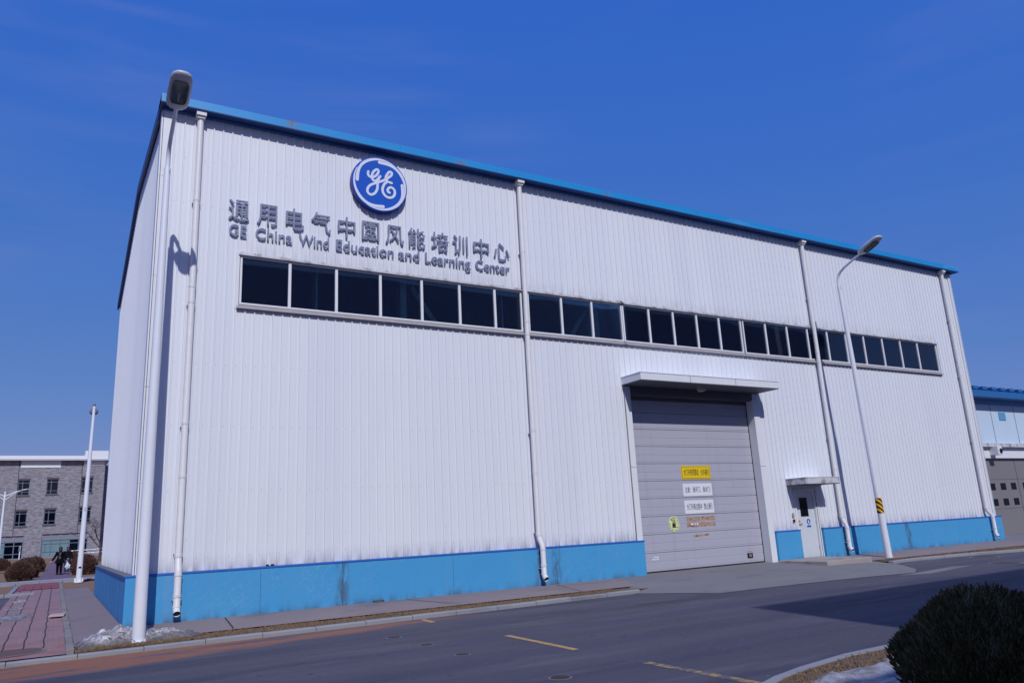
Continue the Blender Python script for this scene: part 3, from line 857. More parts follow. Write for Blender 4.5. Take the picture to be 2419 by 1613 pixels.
# ------------------------------------------------------------------ downpipes
def downpipe(x, zt=11.74, jog=.20, xo=0.0):
    r = .075
    p = MB()
    yb = -.135; yo = PY-.135
    pts = [(x, yb, zt), (x, yb, 1.33), (x, yb-.02, 1.24), (x+xo, yo+.02, 1.06), (x+xo, yo, .98), (x+xo, yo, .30), (x+xo, yo-.03, .235), (x+xo, yo-.11, .17)]
    p.tube(pts, [r]*len(pts), 16, caps=False)
    pts2 = [(x+xo, yo-.11, .17), (x+xo, yo-.111, .169)]
    o = p.build('downpipe', M['pipe'], bld, smooth=True)
    d = MB(); d.tube([(x+xo, yo-.085, .185), (x+xo, yo-.09, .18)], [r*.93, r*.93], 16); d.build('outlet', M['black'], o)
    j = MB()
    for z in (9.57, 7.4, 7.02, 4.2, 3.02): j.tube([(x, yb, z-.03), (x, yb, z+.03)], r+.007, 16)
    j.tube([(x, yb, 1.31), (x, yb, 1.36)], r+.012, 16); j.tube([(x+xo, yo, .50), (x+xo, yo, .56)], r+.010, 16)
    j.tube([(x+xo, yo, .93), (x+xo, yo, .965)], r+.008, 16); j.tube([(x+xo, yo, .29), (x+xo, yo, .32)], r+.008, 16)
    split_build(j, 'pipe_collar', M['pipe'], o, smooth=True)
    k = MB()
    for z in (9.5, 6.95, 4.12, 1.38): k.box(x-r-.012, x+r+.012, yb-.01, -.01, z-.012, z+.012)
    k.box(x+xo-r-.012, x+xo+r+.012, yo-.01, PY, .44, .465)
    split_build(k, 'bracket', M['pipe_joint'], o)
    h = MB(); h.box(x-.115, x+.115, -.29, -.02, 11.76, 11.874); h.prism_y([(x-.115, 11.76), (x+.115, 11.76), (x+.08, 11.70), (x-.08, 11.70)], -.245, -.045)
    h.build('hopper', M['pipe'], o, bevel=.008)
for x, xo in ((.82, 0), (9.97, .03), (22.86, .03), (32.28, .13)): downpipe(x, xo=xo)

# ------------------------------------------------------------------ big sectional door, frame and canopy
fr = MB()
fr.box(13.48, 13.70, -.045, .0, .996, 5.66)
fr.box(13.66, 13.70, .0, .36, .955, 5.45); fr.box(19.12, 19.16, .0, .36, .0, 5.45); fr.box(19.12, 19.39, -.045, .0, .0, 5.66)
split_build(fr, 'door_surround', M['trim'], bld)
fj = MB()
for a, b in ((13.475, 13.705), (19.115, 19.395)): fj.box(a, b, -.049, -.045, 3.16, 3.172)
fj.box(13.47, 13.482, -.05, -.0, 1.0, 5.6)
split_build(fj, 'surround_joint', M['sill'], bld)
dz = .5415
rd = MB()
for k in range(10):
    z0 = .035+k*dz; z1 = z0+dz
    # each panel: profile with a double groove at the joint and one in the middle
    prof = [(.300, z0+.004), (.290, z0+.02), (.290, z0+.045), (.297, z0+.052), (.297, z0+.06), (.288, z0+.067), (.288, z0+.268), (.295, z0+.275), (.295, z0+.285), (.288, z0+.292), (.288, z1-.014), (.300, z1-.002), (.35, z1-.002), (.35, z0+.004)]
    rd.prism_x(prof, 13.72, 19.11)
rdo = rd.build('sectional_door', M['rdoor'], bld)
sl = MB(); sl.box(13.72, 19.11, .275, .33, .014, .036); sl.build('bottom_seal', M['black'], rdo)
sg = MB(); sg.box(13.70, 13.72, .27, .35, .02, 5.42); sg.box(19.105, 19.125, .27, .35, .02, 5.42); split_build(sg, 'side_seal', M['black'], rdo)
hn = MB(); hn.box(18.34, 18.58, .268, .288, .19, .34); hn.build('handle', M['black'], rdo)
hp = MB(); hp.box(18.40, 18.52, .262, .268, .22, .31); hp.build('handle_recess', M['groove'], rdo)
lb = MB(); lb.box(18.33, 18.59, .284, .2865, .375, .405); lb.build('number_strip', M['sill'], rdo)

def canopy(x0, x1, depth, zb, zt, name, dirty):
    c = MB()
    c.box(x0, x1, -depth, 0.0, zb+.02, zt)
    o = c.build(name, M['trim_dirty'] if dirty else M['trim'], bld, bevel=.006)
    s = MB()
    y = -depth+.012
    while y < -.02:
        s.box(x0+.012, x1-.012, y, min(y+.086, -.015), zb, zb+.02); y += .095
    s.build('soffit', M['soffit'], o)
    e = MB(); e.box(x0-.012, x1+.012, -depth-.014, .0, zt, zt+.018)
    e.build('drip_edge', M['trim'], o)
    return o
cn = canopy(13.40, 19.47, .97, 5.685, 5.925, 'door_canopy', False)
wl_ = MB(); wl_.disc_z(16.35, -.45, .15, 5.60, 5.684, 24); wl_.disc_z(16.35, -.45, .115, 5.56, 5.60, 24)
wl_.build('bulkhead_lamp', M['beige'], cn, smooth=True)
cf2 = MB()
for x in (15.4, 17.4): cf2.box(x-.003, x+.003, -.985, -.97, 5.69, 5.925)
cf2.build('fascia_joint', M['sill'], cn)
cn2 = canopy(20.29, 22.06, .87, 2.475, 2.70, 'entrance_canopy', True)
wl_ = MB(); wl_.disc_z(21.5, -.4, .10, 2.43, 2.474, 20); wl_.build('bulkhead_lamp', M['beige'], cn2)
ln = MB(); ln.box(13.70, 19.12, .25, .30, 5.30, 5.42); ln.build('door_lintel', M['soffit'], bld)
ln = MB(); ln.box(13.705, 19.115, -.05, .0, 5.45, 5.665); ln.box(13.70, 19.12, .0, .36, 5.42, 5.45); ln.build('door_head', M['soffit'], bld)  # lintel and head carry the canopy's shade in their dark colour

# ------------------------------------------------------------------ small entrance door
df = MB()
df.box(20.60, 20.685, -.02, .12, .02, 2.36); df.box(21.66, 21.80, -.02, .12, .02, 2.36); df.box(20.685, 21.66, -.02, .12, 2.27, 2.36)
dfo = df.build('entrance_door', M['trim'], bld)
dl = MB(); dl.box(20.69, 21.655, .05, .10, .035, 2.265)
dlo = dl.build('door_leaf', M['pdoor'], dfo, bevel=.004)
vg = MB(); vg.box(20.93, 21.33, .042, .05, 1.42, 2.06); vg.build('vision_panel', M['blackglass'], dlo)
hd = MB(); hd.box(20.715, 20.755, .04, .05, 1.03, 1.23); hd.tube([(20.735, .05, 1.17), (20.735, -.005, 1.17), (20.90, -.005, 1.175)], .011, 8)
hd.build('handle', M['black'], dlo)
hg = MB()
for z in (.35, 1.2, 2.0): hg.tube([(21.66, .045, z-.06), (21.66, .045, z+.06)], .012, 8)
split_build(hg, 'hinge', M['sill'], dlo)
fr2 = MB(); fr2.box(21.72, 21.74, -.028, -.02, .02, 2.3); fr2.build('frame_seam', M['crack'], dfo)

# ------------------------------------------------------------------ lettering
def text_mesh(body, offset=0.0, extrude=.05, res=4):
    cu = bpy.data.curves.new('t', 'FONT'); cu.body = body; cu.offset = offset; cu.extrude = extrude; cu.resolution_u = res
    o = bpy.data.objects.new('t', cu); col.objects.link(o)
    dg = bpy.context.evaluated_depsgraph_get(); dg.update()
    me = bpy.data.meshes.new_from_object(o.evaluated_get(dg))
    bpy.data.objects.remove(o); bpy.data.curves.remove(cu)
    return me
def bbox(me):
    xs_ = [v.co.x for v in me.vertices]; ys_ = [v.co.y for v in me.vertices]
    return min(xs_), max(xs_), min(ys_), max(ys_)
def place_text(me, fx, fz, yf, depth, name, m, parent, label=None):
    off = origin(parent)
    zs = [v.co.z for v in me.vertices]; za, zb = min(zs), max(zs)
    for v in me.vertices:
        t = (zb-v.co.z)/(zb-za) if zb > za else 0
        v.co = Vector((fx(v.co.x), yf+depth*t, fz(v.co.y)))-off
    me.name = name; me.materials.clear(); me.materials.append(m)
    o = bpy.data.objects.new(name, me); col.objects.link(o); o.parent = parent
    if label: o['label'] = label
    return o
def fit_text(body, x0, x1, z0, z1, yf, depth, name, m, parent, offset=0.0, label=None):
    me = text_mesh(body, offset); a, b, c, d = bbox(me)
    return place_text(me, lambda x: x0+(x-a)/(b-a)*(x1-x0), lambda y: z0+(y-c)/(d-c)*(z1-z0), yf, depth, name, m, parent, label)

cl = thing('wall_lettering', (1.58, -.03, 9.22), 'row of large grey Chinese characters 通用电气中国风能培训中心 on the white wall', 'lettering')
for ch, x0, x1, z0, z1 in (('通', 1.57, 2.06, 9.24, 9.78), ('用', 2.25, 2.74, 9.23, 9.78), ('电', 2.96, 3.42, 9.22, 9.79), ('气', 3.61, 4.12, 9.24, 9.80), ('中', 4.32, 4.79, 9.21, 9.79), ('国', 4.98, 5.46, 9.24, 9.77),
                           ('风', 5.65, 6.17, 9.23, 9.77), ('能', 6.31, 6.81, 9.22, 9.79), ('培', 7.01, 7.54, 9.22, 9.79), ('训', 7.68, 8.15, 9.21, 9.79), ('中', 8.34, 8.85, 9.21, 9.79), ('心', 9.02, 9.54, 9.22, 9.76)):
    fit_text(ch, x0, x1, z0, z1, -.085, .045, 'character', M['steel'], cl, .0)
el = thing('wall_lettering', (1.6, -.03, 8.83), 'row of grey English letters reading GE China Wind Education and Learning Center', 'lettering')
mE = text_mesh('E', .005); ea, eb, ec, ed_ = bbox(mE); CAPS = (9.125-8.835)/(ed_-ec)
for word, x0, x1 in (('GE', 1.60, 2.01), ('China', 2.23, 3.13), ('Wind', 3.30, 4.08), ('Education', 4.27, 5.87), ('and', 6.01, 6.63), ('Learning', 6.81, 8.22), ('Center', 8.39, 9.53)):
    full = bbox(text_mesh(word, .005)); sx = (x1-x0)/(full[1]-full[0])
    for k, chh in enumerate(word):
        pr_ = bbox(text_mesh(word[:k+1], .005)); me = text_mesh(chh, .005); b_ = bbox(me)
        shift = pr_[1]-b_[1]
        place_text(me, lambda x: x0+(x+shift-full[0])*sx, lambda y: 8.835+(y-ec)*CAPS, -.078, .04, 'letter', M['steel'], el)

# round emblem
EC = (5.445, 10.855); ER = .80
em = thing('round_emblem', (EC[0], -.03, EC[1]-ER), 'round blue and white monogram emblem under the eaves', 'sign')
d_ = MB(); d_.disc_y(EC[0], EC[1], ER, -.20, -.035, 72); d_.build('disc_body', M['logoedge'], em, smooth=True, bevel=.01)
d_ = MB(); d_.disc_y(EC[0], EC[1], ER-.012, -.207, -.2, 72); d_.build('disc_face', M['logo'], em)
def ribbon(mb, pts, wd, y0, y1, sub=5):
    P = [Vector((p[0], p[1])) for p in pts]; W = wd if isinstance(wd, list) else [wd]*len(P)
    Q, WW = [], []
    n = len(P)
    for i in range(n-1):                                # Catmull-Rom
        p0, p1, p2, p3 = P[max(i-1, 0)], P[i], P[i+1], P[min(i+2, n-1)]
        for k in range(sub):
            t = k/sub
            Q.append(.5*((2*p1)+(-p0+p2)*t+(2*p0-5*p1+4*p2-p3)*t*t+(-p0+3*p1-3*p2+p3)*t**3)); WW.append(W[i]+(W[i+1]-W[i])*t)
    Q.append(P[-1]); WW.append(W[-1])
    Lf, Rt = [], []
    for i, q in enumerate(Q):
        t = (Q[min(i+1, len(Q)-1)]-Q[max(i-1, 0)]).normalized(); nn = Vector((-t.y, t.x))*WW[i]/2
        Lf.append(q+nn); Rt.append(q-nn)
    for i in range(len(Q)-1):
        mb.prism_y([tuple(Lf[i]), tuple(Lf[i+1]), tuple(Rt[i+1]), tuple(Rt[i])], y0-i*2e-5, y1)
    for q, wv, e_ in ((Q[0], WW[0], .0035), (Q[-1], WW[-1], .0045)): mb.disc_y(q.x, q.y, wv/2, y0-e_, y1-.0005, 14)
g1 = [(5.11, 11.17), (5.1, 11.11), (5.12, 11.05), (5.18, 11.02), (5.25, 11.03), (5.33, 11.09), (5.39, 11.18), (5.4, 11.26), (5.36, 11.28), (5.31, 11.25), (5.25, 11.18), (5.22, 11.1), (5.21, 11.02), (5.23, 10.96), (5.27, 10.93), (5.33, 10.94), (5.38, 10.99), (5.42, 11.05), (5.45, 11.09)]
g2 = [(5.45, 11.09), (5.41, 11.02), (5.38, 10.93), (5.37, 10.82), (5.36, 10.7), (5.31, 10.59), (5.25, 10.53), (5.18, 10.5), (5.12, 10.52), (5.08, 10.58), (5.09, 10.67), (5.14, 10.75), (5.23, 10.82), (5.37, 10.89), (5.5, 10.96), (5.61, 11.03), (5.7, 11.11), (5.77, 11.18), (5.79, 11.25), (5.76, 11.28), (5.71, 11.27), (5.66, 11.2), (5.62, 11.12), (5.61, 11.06), (5.63, 11.01), (5.67, 10.97), (5.73, 10.96), (5.78, 10.95)]
e3 = [(5.66, 10.97), (5.58, 10.9), (5.53, 10.8), (5.51, 10.71), (5.53, 10.61), (5.6, 10.53), (5.69, 10.5), (5.79, 10.53), (5.85, 10.6), (5.87, 10.69), (5.85, 10.76), (5.79, 10.81), (5.73, 10.81), (5.68, 10.77), (5.66, 10.72), (5.67, 10.67), (5.71, 10.65)]
mg = MB(); ribbon(mg, g1, .066, -.212, -.206); ribbon(mg, g2, .068, -.217, -.206); ribbon(mg, e3, .07, -.223, -.206)
mg.build('monogram', M['logow'], em)
for a0 in (91, 7, -83, 178):
    pts, ws = [], []
    for k in range(26):
        u = k/25; th = math.radians(a0-u*128)
        s = min(1, u/.42); s = s*s*(3-2*s)
        r = (.815+(.905-.815)*s+(.935-.905)*max(0, (u-.42)/.58))*ER
        wv = (.118 if u < .06 else .118-.03*min(1, (u-.06)/.2)) if u < .26 else (.088+.012*math.sin((u-.26)/.3*math.pi) if u < .56 else .088-.062*((u-.56)/.44))
        pts.append((EC[0]+r*math.cos(th), EC[1]+r*math.sin(th))); ws.append(wv*ER)
    sw = MB(); ribbon(sw, pts, ws, -.2118, -.206, 2); sw.build('swoosh', M['logow'], em)

# ------------------------------------------------------------------ signs on the big door
def plate(name, x0, x1, z0, z1, m, label, txt, border=None, cat='sign'):
    o = thing(name, (x0, .287, z0), label, cat)
    b = MB(); b.box(x0, x1, .277, .2865, z0, z1); b.build('plate', m, o)
    if border:
        e = MB(); t = .022; i = .028
        e.box(x0+i, x1-i, .2755, .277, z0+i, z0+i+t*.5); e.box(x0+i, x1-i, .2755, .277, z1-i-t*.5, z1-i)
        e.box(x0+i, x0+i+t*.5, .2755, .277, z0+i+t*.5, z1-i-t*.5); e.box(x1-i-t*.5, x1-i, .2755, .277, z0+i+t*.5, z1-i-t*.5)
        e.build('border', border, o)
    for body, a, b_ in txt: fit_text(body, a, b_, z0+.115, z1-.105, .2745, .002, 'writing', M['ink'], o, .003)
    return o
plate('warning_sign', 15.79, 17.07, 2.79, 3.22, M['yellow'], 'yellow warning plate with black Chinese writing on the big door', [('大门升到顶部后', 15.89, 16.54), ('允许通行', 16.63, 17.0)], M['ink'])
plate('notice_sign', 15.79, 17.06, 2.25, 2.65, M['whitep'], 'white door notice just below the yellow plate reading 注意', [('注意：', 15.88, 16.12), ('谁开门、', 16.21, 16.56), ('谁关门！', 16.65, 16.98)])
plate('notice_sign', 15.79, 17.06, 1.70, 2.12, M['whitep'], 'lower white door notice directly above the rusty patch', [('大门升降过程中', 15.88, 16.54), ('禁止通行', 16.62, 17.0)])
rs = thing('round_sticker', (15.275, .287, 1.18), 'round pale yellow forklift sticker left of the rusty patch', 'sign')
b = MB(); b.disc_y(15.275, 1.41, .215, .279, .2865, 40, .24); b.build('sticker_face', M['lime'], rs)
fk = MB()
fk.box(15.20, 15.31, .2765, .279, 1.33, 1.43); fk.box(15.22, 15.26, .2765, .279, 1.43, 1.50); fk.box(15.29, 15.305, .2765, .279, 1.43, 1.53); fk.box(15.17, 15.30, .2765, .279, 1.52, 1.535)
fk.box(15.315, 15.335, .2765, .279, 1.30, 1.53); fk.box(15.335, 15.42, .2765, .279, 1.30, 1.312); fk.box(15.335, 15.40, .2765, .279, 1.41, 1.422)
fk.disc_y(15.22, 1.315, .028, .2763, .279, 14); fk.disc_y(15.29, 1.315, .028, .2762, .279, 14)
fk.build('forklift_symbol', M['ink'], rs)
def arc_text(body, a0, a1, r, h, parent, flip=False):
    n = len(body)
    for k, chh in enumerate(body):
        if chh == ' ': continue
        a = math.radians(a0+(a1-a0)*(k+.5)/n)
        me = text_mesh(chh, .02); x0, x1, y0, y1 = bbox(me)
        sc__ = h/max(y1-y0, .35); cx, cy = (x0+x1)/2, (y0+y1)/2
        px, pz = 15.275+r*math.cos(a), 1.41+r*1.11*math.sin(a)
        rot = a-math.pi/2 if not flip else a+math.pi/2
        off = origin(parent); cR, sR = math.cos(rot), math.sin(rot)
        for v in me.vertices:
            lx, ly = (v.co.x-cx)*sc__, (v.co.y-cy)*sc__
            v.co = Vector((px+lx*cR-ly*sR, .2775-(.001 if v.co.z > 0 else -.0005), pz+lx*sR+ly*cR))-off
        me.name = 'writing'; me.materials.clear(); me.materials.append(M['ink'])
        o = bpy.data.objects.new('writing', me); col.objects.link(o); o.parent = parent
arc_text('当心叉车', 140, 60, .165, .055, rs)
arc_text('WATCH OUT FOR LIFT TRUCK', 170, 405, .18, .032, rs, True)
rp = MB()
def ragged(x0, x1, z0, z1, n, j, y):
    top = [(x0+(x1-x0)*k/n, z1+random.uniform(-j, j)) for k in range(n+1)]
    bot = [(x0+(x1-x0)*k/n, z0+random.uniform(-j, j)) for k in range(n+1)]
    for k in range(n): rp.add([(bot[k][0], y, bot[k][1]), (bot[k+1][0], y, bot[k+1][1]), (top[k+1][0], y, top[k+1][1]), (top[k][0], y, top[k][1])], [(0, 1, 2, 3)])
ragged(15.82, 16.40, 1.47, 1.60, 9, .012, .2865); ragged(16.44, 17.05, 1.47, 1.60, 9, .012, .2865); ragged(15.82, 17.05, 1.29, 1.43, 16, .02, .2865)
ragged(16.05, 16.72, .985, 1.05, 12, .022, .2865)
split_build(rp, 'rust_patch', M['rust'], rdo)
tp = MB(); tp.box(15.98, 16.30, .2845, .2855, 1.345, 1.405); tp.build('torn_label', M['whitep'], rdo)
tp = MB(); tp.box(16.10, 16.16, .2838, .2845, 1.36, 1.39); tp.box(16.20, 16.24, .2838, .2845, 1.355, 1.385); tp.build('label_ink', M['ink'], rdo)
ml = thing('maker_plate', (14.27, .287, .38), 'tiny white maker plate low on the left of the big door', 'label')
b = MB(); b.box(14.27, 14.52, .282, .2865, .375, .475); b.build('plate', M['whitep'], ml)
b = MB(); b.box(14.28, 14.33, .2805, .282, .43, .465); b.build('mark', M['signblue'], ml)
b = MB(); b.box(14.35, 14.50, .2805, .282, .425, .445); b.box(14.35, 14.46, .2805, .282, .40, .41); b.build('print', M['sill'], ml)

# by the small door
op = thing('orange_label', (20.77, .049, 1.23), 'small orange label above the handle of the small door', 'label')
b = MB(); b.box(20.69, 20.86, .044, .0495, 1.225, 1.31); b.build('plate', M['orange'], op)
b = MB(); b.box(20.71, 20.84, .043, .044, 1.255, 1.262); b.box(20.71, 20.80, .043, .044, 1.275, 1.282); b.build('print', M['rust'], op)
sn = thing('safety_notice', (21.275, .049, 1.04), 'white notice with blue boot disc on the small door', 'sign')
b = MB(); b.box(21.15, 21.40, .045, .0495, 1.03, 1.365); b.build('plate', M['whitep'], sn)
b = MB(); b.disc_y(21.275, 1.24, .10, .0435, .045, 28, .105); b.build('blue_disc', M['signblue'], sn)
b = MB(); b.prism_y([(21.245, 1.30), (21.285, 1.30), (21.285, 1.235), (21.335, 1.205), (21.335, 1.185), (21.245, 1.185)], .0425, .0435); b.build('boot_symbol', M['whitep'], sn)
b = MB(); b.box(21.165, 21.385, .0435, .045, 1.045, 1.115); b.build('blue_panel', M['signblue'], sn)
cb_ = thing('switch_box', (20.435, -.03, 1.44), 'beige switch box on the wall left of the small door', 'switch')
b = MB(); b.box(20.395, 20.475, -.085, -.03, 1.44, 1.56); b.build('case', M['beige'], cb_, bevel=.008)
b = MB(); b.box(20.42, 20.455, -.095, -.085, 1.49, 1.53); b.build('button', M['whitep'], cb_)
cb_ = thing('card_reader', (20.44, -.03, 1.25), 'small black card reader below the beige switch box', 'card reader')
b = MB(); b.box(20.40, 20.475, -.07, -.03, 1.245, 1.345); b.build('case', M['black'], cb_, bevel=.008)
b = MB(); b.box(20.425, 20.45, -.073, -.07, 1.31, 1.32); b.build('indicator', M['sill'], cb_)
# concrete step at the small door
stp = thing('concrete_step', (20.4, -1.0, -.12), 'worn concrete step block in front of the small door', 'step')
b = MB(); b.prism_y([(19.27, -.24), (21.50, -.24), (21.49, .048), (19.29, .048)], -2.06, PY-.004)
b.build('slab', M['step'], stp, bevel=.02)
b = MB()
for (x, y) in ((19.9, -2.02), (20.5, -2.0), (21.0, -2.03)): b.quad((x, y, .050), (x+.25, y+.02, .050), (x+.2, y+.07, .050), (x+.06, y+.05, .050))
b.build('chipped_spot', M['crack'], stp)
vn = thing('drain_grate', (5.33, PY, 0), 'small black drain vent at the foot of the blue plinth', 'vent')
b = MB(); b.box(5.21, 5.46, PY-.04, PY-.001, .0, .035); b.build('body', M['black'], vn)
b = MB()
for k in range(5): b.box(5.23+k*.045, 5.25+k*.045, PY-.046, PY-.04, .006, .029)
b.build('slot', M['sill'], vn)
ps = thing('pipe_stub', (2.77, -.08, .99), 'short metal pipe stub lying on the blue ledge', 'pipe')
b = MB(); b.tube([(2.68, -.075, 1.018), (2.86, -.075, 1.018)], .02, 10); b.build('tube', M['black'], ps)
b = MB(); b.tube([(2.74, -.075, 1.018), (2.78, -.075, 1.018)], .024, 10); b.build('collar', M['rail'], ps)

# ------------------------------------------------------------------ street lamps
def street_lamp(x, y, z, label, hazard=False):
    t = thing('street_lamp', (x, y, z), label, 'street lamp', 'street lamps along the factory front')
    p = MB(); p.tube([(x, y, z), (x, y, z+4.2), (x, y, 9.62)], [.120, .098, .066], 20); p.build('pole', M['post'], t, smooth=True)
    b = MB(); b.tube([(x, y, z), (x, y, z+.04)], [.16, .15], 20)
    for k in range(4):
        a = math.pi/4+k*math.pi/2
        b.tube([(x+.15*math.cos(a), y+.15*math.sin(a), z), (x+.15*math.cos(a), y+.15*math.sin(a), z+.07)], .014, 8)
    b.build('base_plate', M['post'], t)
    a = MB(); pts = [(x, y, 9.60), (x, y, 9.80), (x, y-.04, 9.96), (x, y-.14, 10.09), (x, y-.33, 10.21), (x, y-.65, 10.34), (x, y-1.12, 10.52)]
    a.tube(pts, [.046, .046, .046, .045, .043, .041, .040], 14); a.build('arm', M['post'], t, smooth=True)
    # head: flattened capsule along the arm direction
    d = Vector((0, -.92, .36)).normalized(); u = Vector((1, 0, 0)); n = d.cross(u)*-1
    if n.z < 0: n = -n
    c0 = Vector((x, y-1.06, 10.50)); Ln = .98
    def section(s, wv, ht, drop):
        c = c0+d*(s*Ln)
        return [c+u*(wv*math.cos(q))+n*((ht if math.sin(q) > 0 else drop)*math.sin(q)) for q in [2*math.pi*k/24 for k in range(24)]]
    secs = [section(s, wv, h, dr) for s, wv, h, dr in ((0, .06, .04, .04), (.02, .13, .07, .05), (.08, .19, .10, .075), (.2, .222, .125, .09), (.5, .225, .135, .09), (.8, .215, .115, .08), (.92, .185, .085, .06), (.98, .12, .05, .04), (1, .04, .02, .02))]
    hb = MB(); vs = [v for s in secs for v in s]; fs = []
    for i in range(len(secs)-1):
        for k in range(24): fs.append((i*24+k, i*24+(k+1) % 24, (i+1)*24+(k+1) % 24, (i+1)*24+k))
    fs += [tuple(range(23, -1, -1)), tuple(range(len(vs)-24, len(vs)))]
    hb.add(vs, fs); ho = hb.build('lamp_head', M['lampgrey'], t, smooth=True, angle=60)
    gl = MB(); q = []
    for k in range(24):
        an = 2*math.pi*k/24; sx = math.copysign(abs(math.cos(an))**.5, math.cos(an)); sy = math.copysign(abs(math.sin(an))**.5, math.sin(an))
        q.append(c0+d*(Ln*(.50+.30*sy))+u*(.165*sx)-n*.094)
    q2 = [p_+n*.03 for p_ in q]; q3 = [c0+d*(Ln*.5)+(p_-c0-d*(Ln*.5))*.72-n*.022 for p_ in q]
    vs = q2+q+q3; fs = [(i*24+k, i*24+(k+1) % 24, (i+1)*24+(k+1) % 24, (i+1)*24+k) for i in range(2) for k in range(24)]+[tuple(range(48, 72))]
    gl.add(vs, fs); gl.build('lamp_glass', M['lampglass'], ho, smooth=True)
    sm = MB(); q = [c0+d*(Ln*f)+u*(w_*s_)-n*(.01) for f, w_, s_ in ()]
    if hazard:
        hz = MB(); hz.tube([(x, y, 1.40), (x, y, 1.92)], [.1165, .1135], 20, caps=False); hz.build('hazard_band', M['hazard'], t, smooth=True)
    else:
        pass
    return t
street_lamp(.02, -1.5, -.19, 'white street lamp at the near left corner of the factory, rising from dirty snow')
l2 = street_lamp(23.2, -1.5, -.14, 'white street lamp with a yellow and black striped band, beside the small door', True)
l2.rotation_euler = (0, -.040, 0)

# ------------------------------------------------------------------ snow
def snow(name, x0, x1, y0, y1, hf, zf, m, label, nx=90, ny=40):
    mb = MB(); idx = {}
    vs, fs = [], []
    for j in range(ny+1):
        for i in range(nx+1):
            x = x0+(x1-x0)*i/nx; y = y0+(y1-y0)*j/ny
            h = hf(x, y); vs.append((x, y, zf(x, y)+h))
    for j in range(ny):
        for i in range(nx):
            a = j*(nx+1)+i; q = (a, a+1, a+nx+2, a+nx+1)
            if max(vs[k][2]-zf(vs[k][0], vs[k][1]) for k in q) > .004: fs.append(q)
    mb.add(vs, fs)
    o = mb.build(name, m, loc=((x0+x1)/2, (y0+y1)/2, zf((x0+x1)/2, (y0+y1)/2)), smooth=True, angle=70)
    return props(o, label, 'snow')
def pile(x, y):
    n = mnoise.fractal(Vector((x*2.6, y*2.6, 1)), .8, 2.1, 6)
    n2 = abs(mnoise.fractal(Vector((x*5, y*5, 4)), .9, 2.2, 4))
    cx = max(0, min(1, (x+1.05)/.45)); r = max(0, min(1, (1.30-x)/.75))
    yc = -1.12+.04*x; wy = .50-.12*max(0, x)
    e = max(0, 1-((y-yc)/wy)**2)
    dip = 1-.35*math.exp(-((x-.35)/.25)**2)
    h = (.23 if x < .2 else .16)*cx*r*dip*e**.55*(1+.7*n)+.06*n2*e*cx*r-.018
    return max(0, h) if e > 0 else 0
snow('snow_pile', -1.15, 1.35, -1.75, -.45, pile, lambda x, y: -.185+.07*max(0, min(1, (y+1.25)/.9)), M['snow_d'], 'heap of dirty lumpy snow round the foot of the near street lamp', 110, 60)
def patch(x, y):
    n = mnoise.fractal(Vector((x*1.6, y*1.8, 9)), .9, 2.0, 6)
    e = min(1, max(0, (x-5.15)/.5))*min(1, max(0, (-12.34+.10*(x-6.2) - y)/.3+.55*n))
    if y > -12.0: return 0
    return max(0, e*(.05+.06*n+.02*math.sin(x*7)))
snow('snow_patch', 4.9, 8.2, -15.2, -12.0, patch, lambda x, y: -.178, M['snow'], 'patch of melting white snow beside the dark bush', 100, 90)
def drift(cx, cy, rx_, ry_, h0, label):
    def f(x, y):
        n = mnoise.fractal(Vector((x*4, y*1.5, 2)), .9, 2.0, 5)
        return max(0, h0*(1-((x-cx)/rx_)**2-((y-cy)/ry_)**2)+h0*.9*n)
    snow('snow_patch', cx-rx_*1.4, cx+rx_*1.4, cy-ry_*1.4, cy+ry_*1.4, f, lambda x, y: TZ(y)+.004, M['snow_d'], label, 40, 30)
drift(-2.35, 7.1, .40, 1.2, .035, 'wide thin streak of grey slush on the brick path')
drift(-2.40, 10.6, .25, .5, .02, 'thin sliver of slush beyond the wide streak on brick path')
drift(-2.36, 13.7, .20, .45, .06, 'small white snow lump farthest along the brick path')
pk = thing('wooden_plank', (-1.28, 6, TZ(6)), 'pale pinkish plank lying across the path edging', 'plank')
b = MB(); b.obox((-1.28, 6.0, TZ(6)+.062), (.17, -.02, .0), (.03, .33, 0), (0, 0, .02)); b.build('board', M['plank'], pk, bevel=.004)
b = MB(); b.obox((-1.28, 6.0, TZ(6)+.083), (.12, -.014, 0), (.001, .012, 0), (0, 0, .001)); b.build('grain', M['edging'], pk)

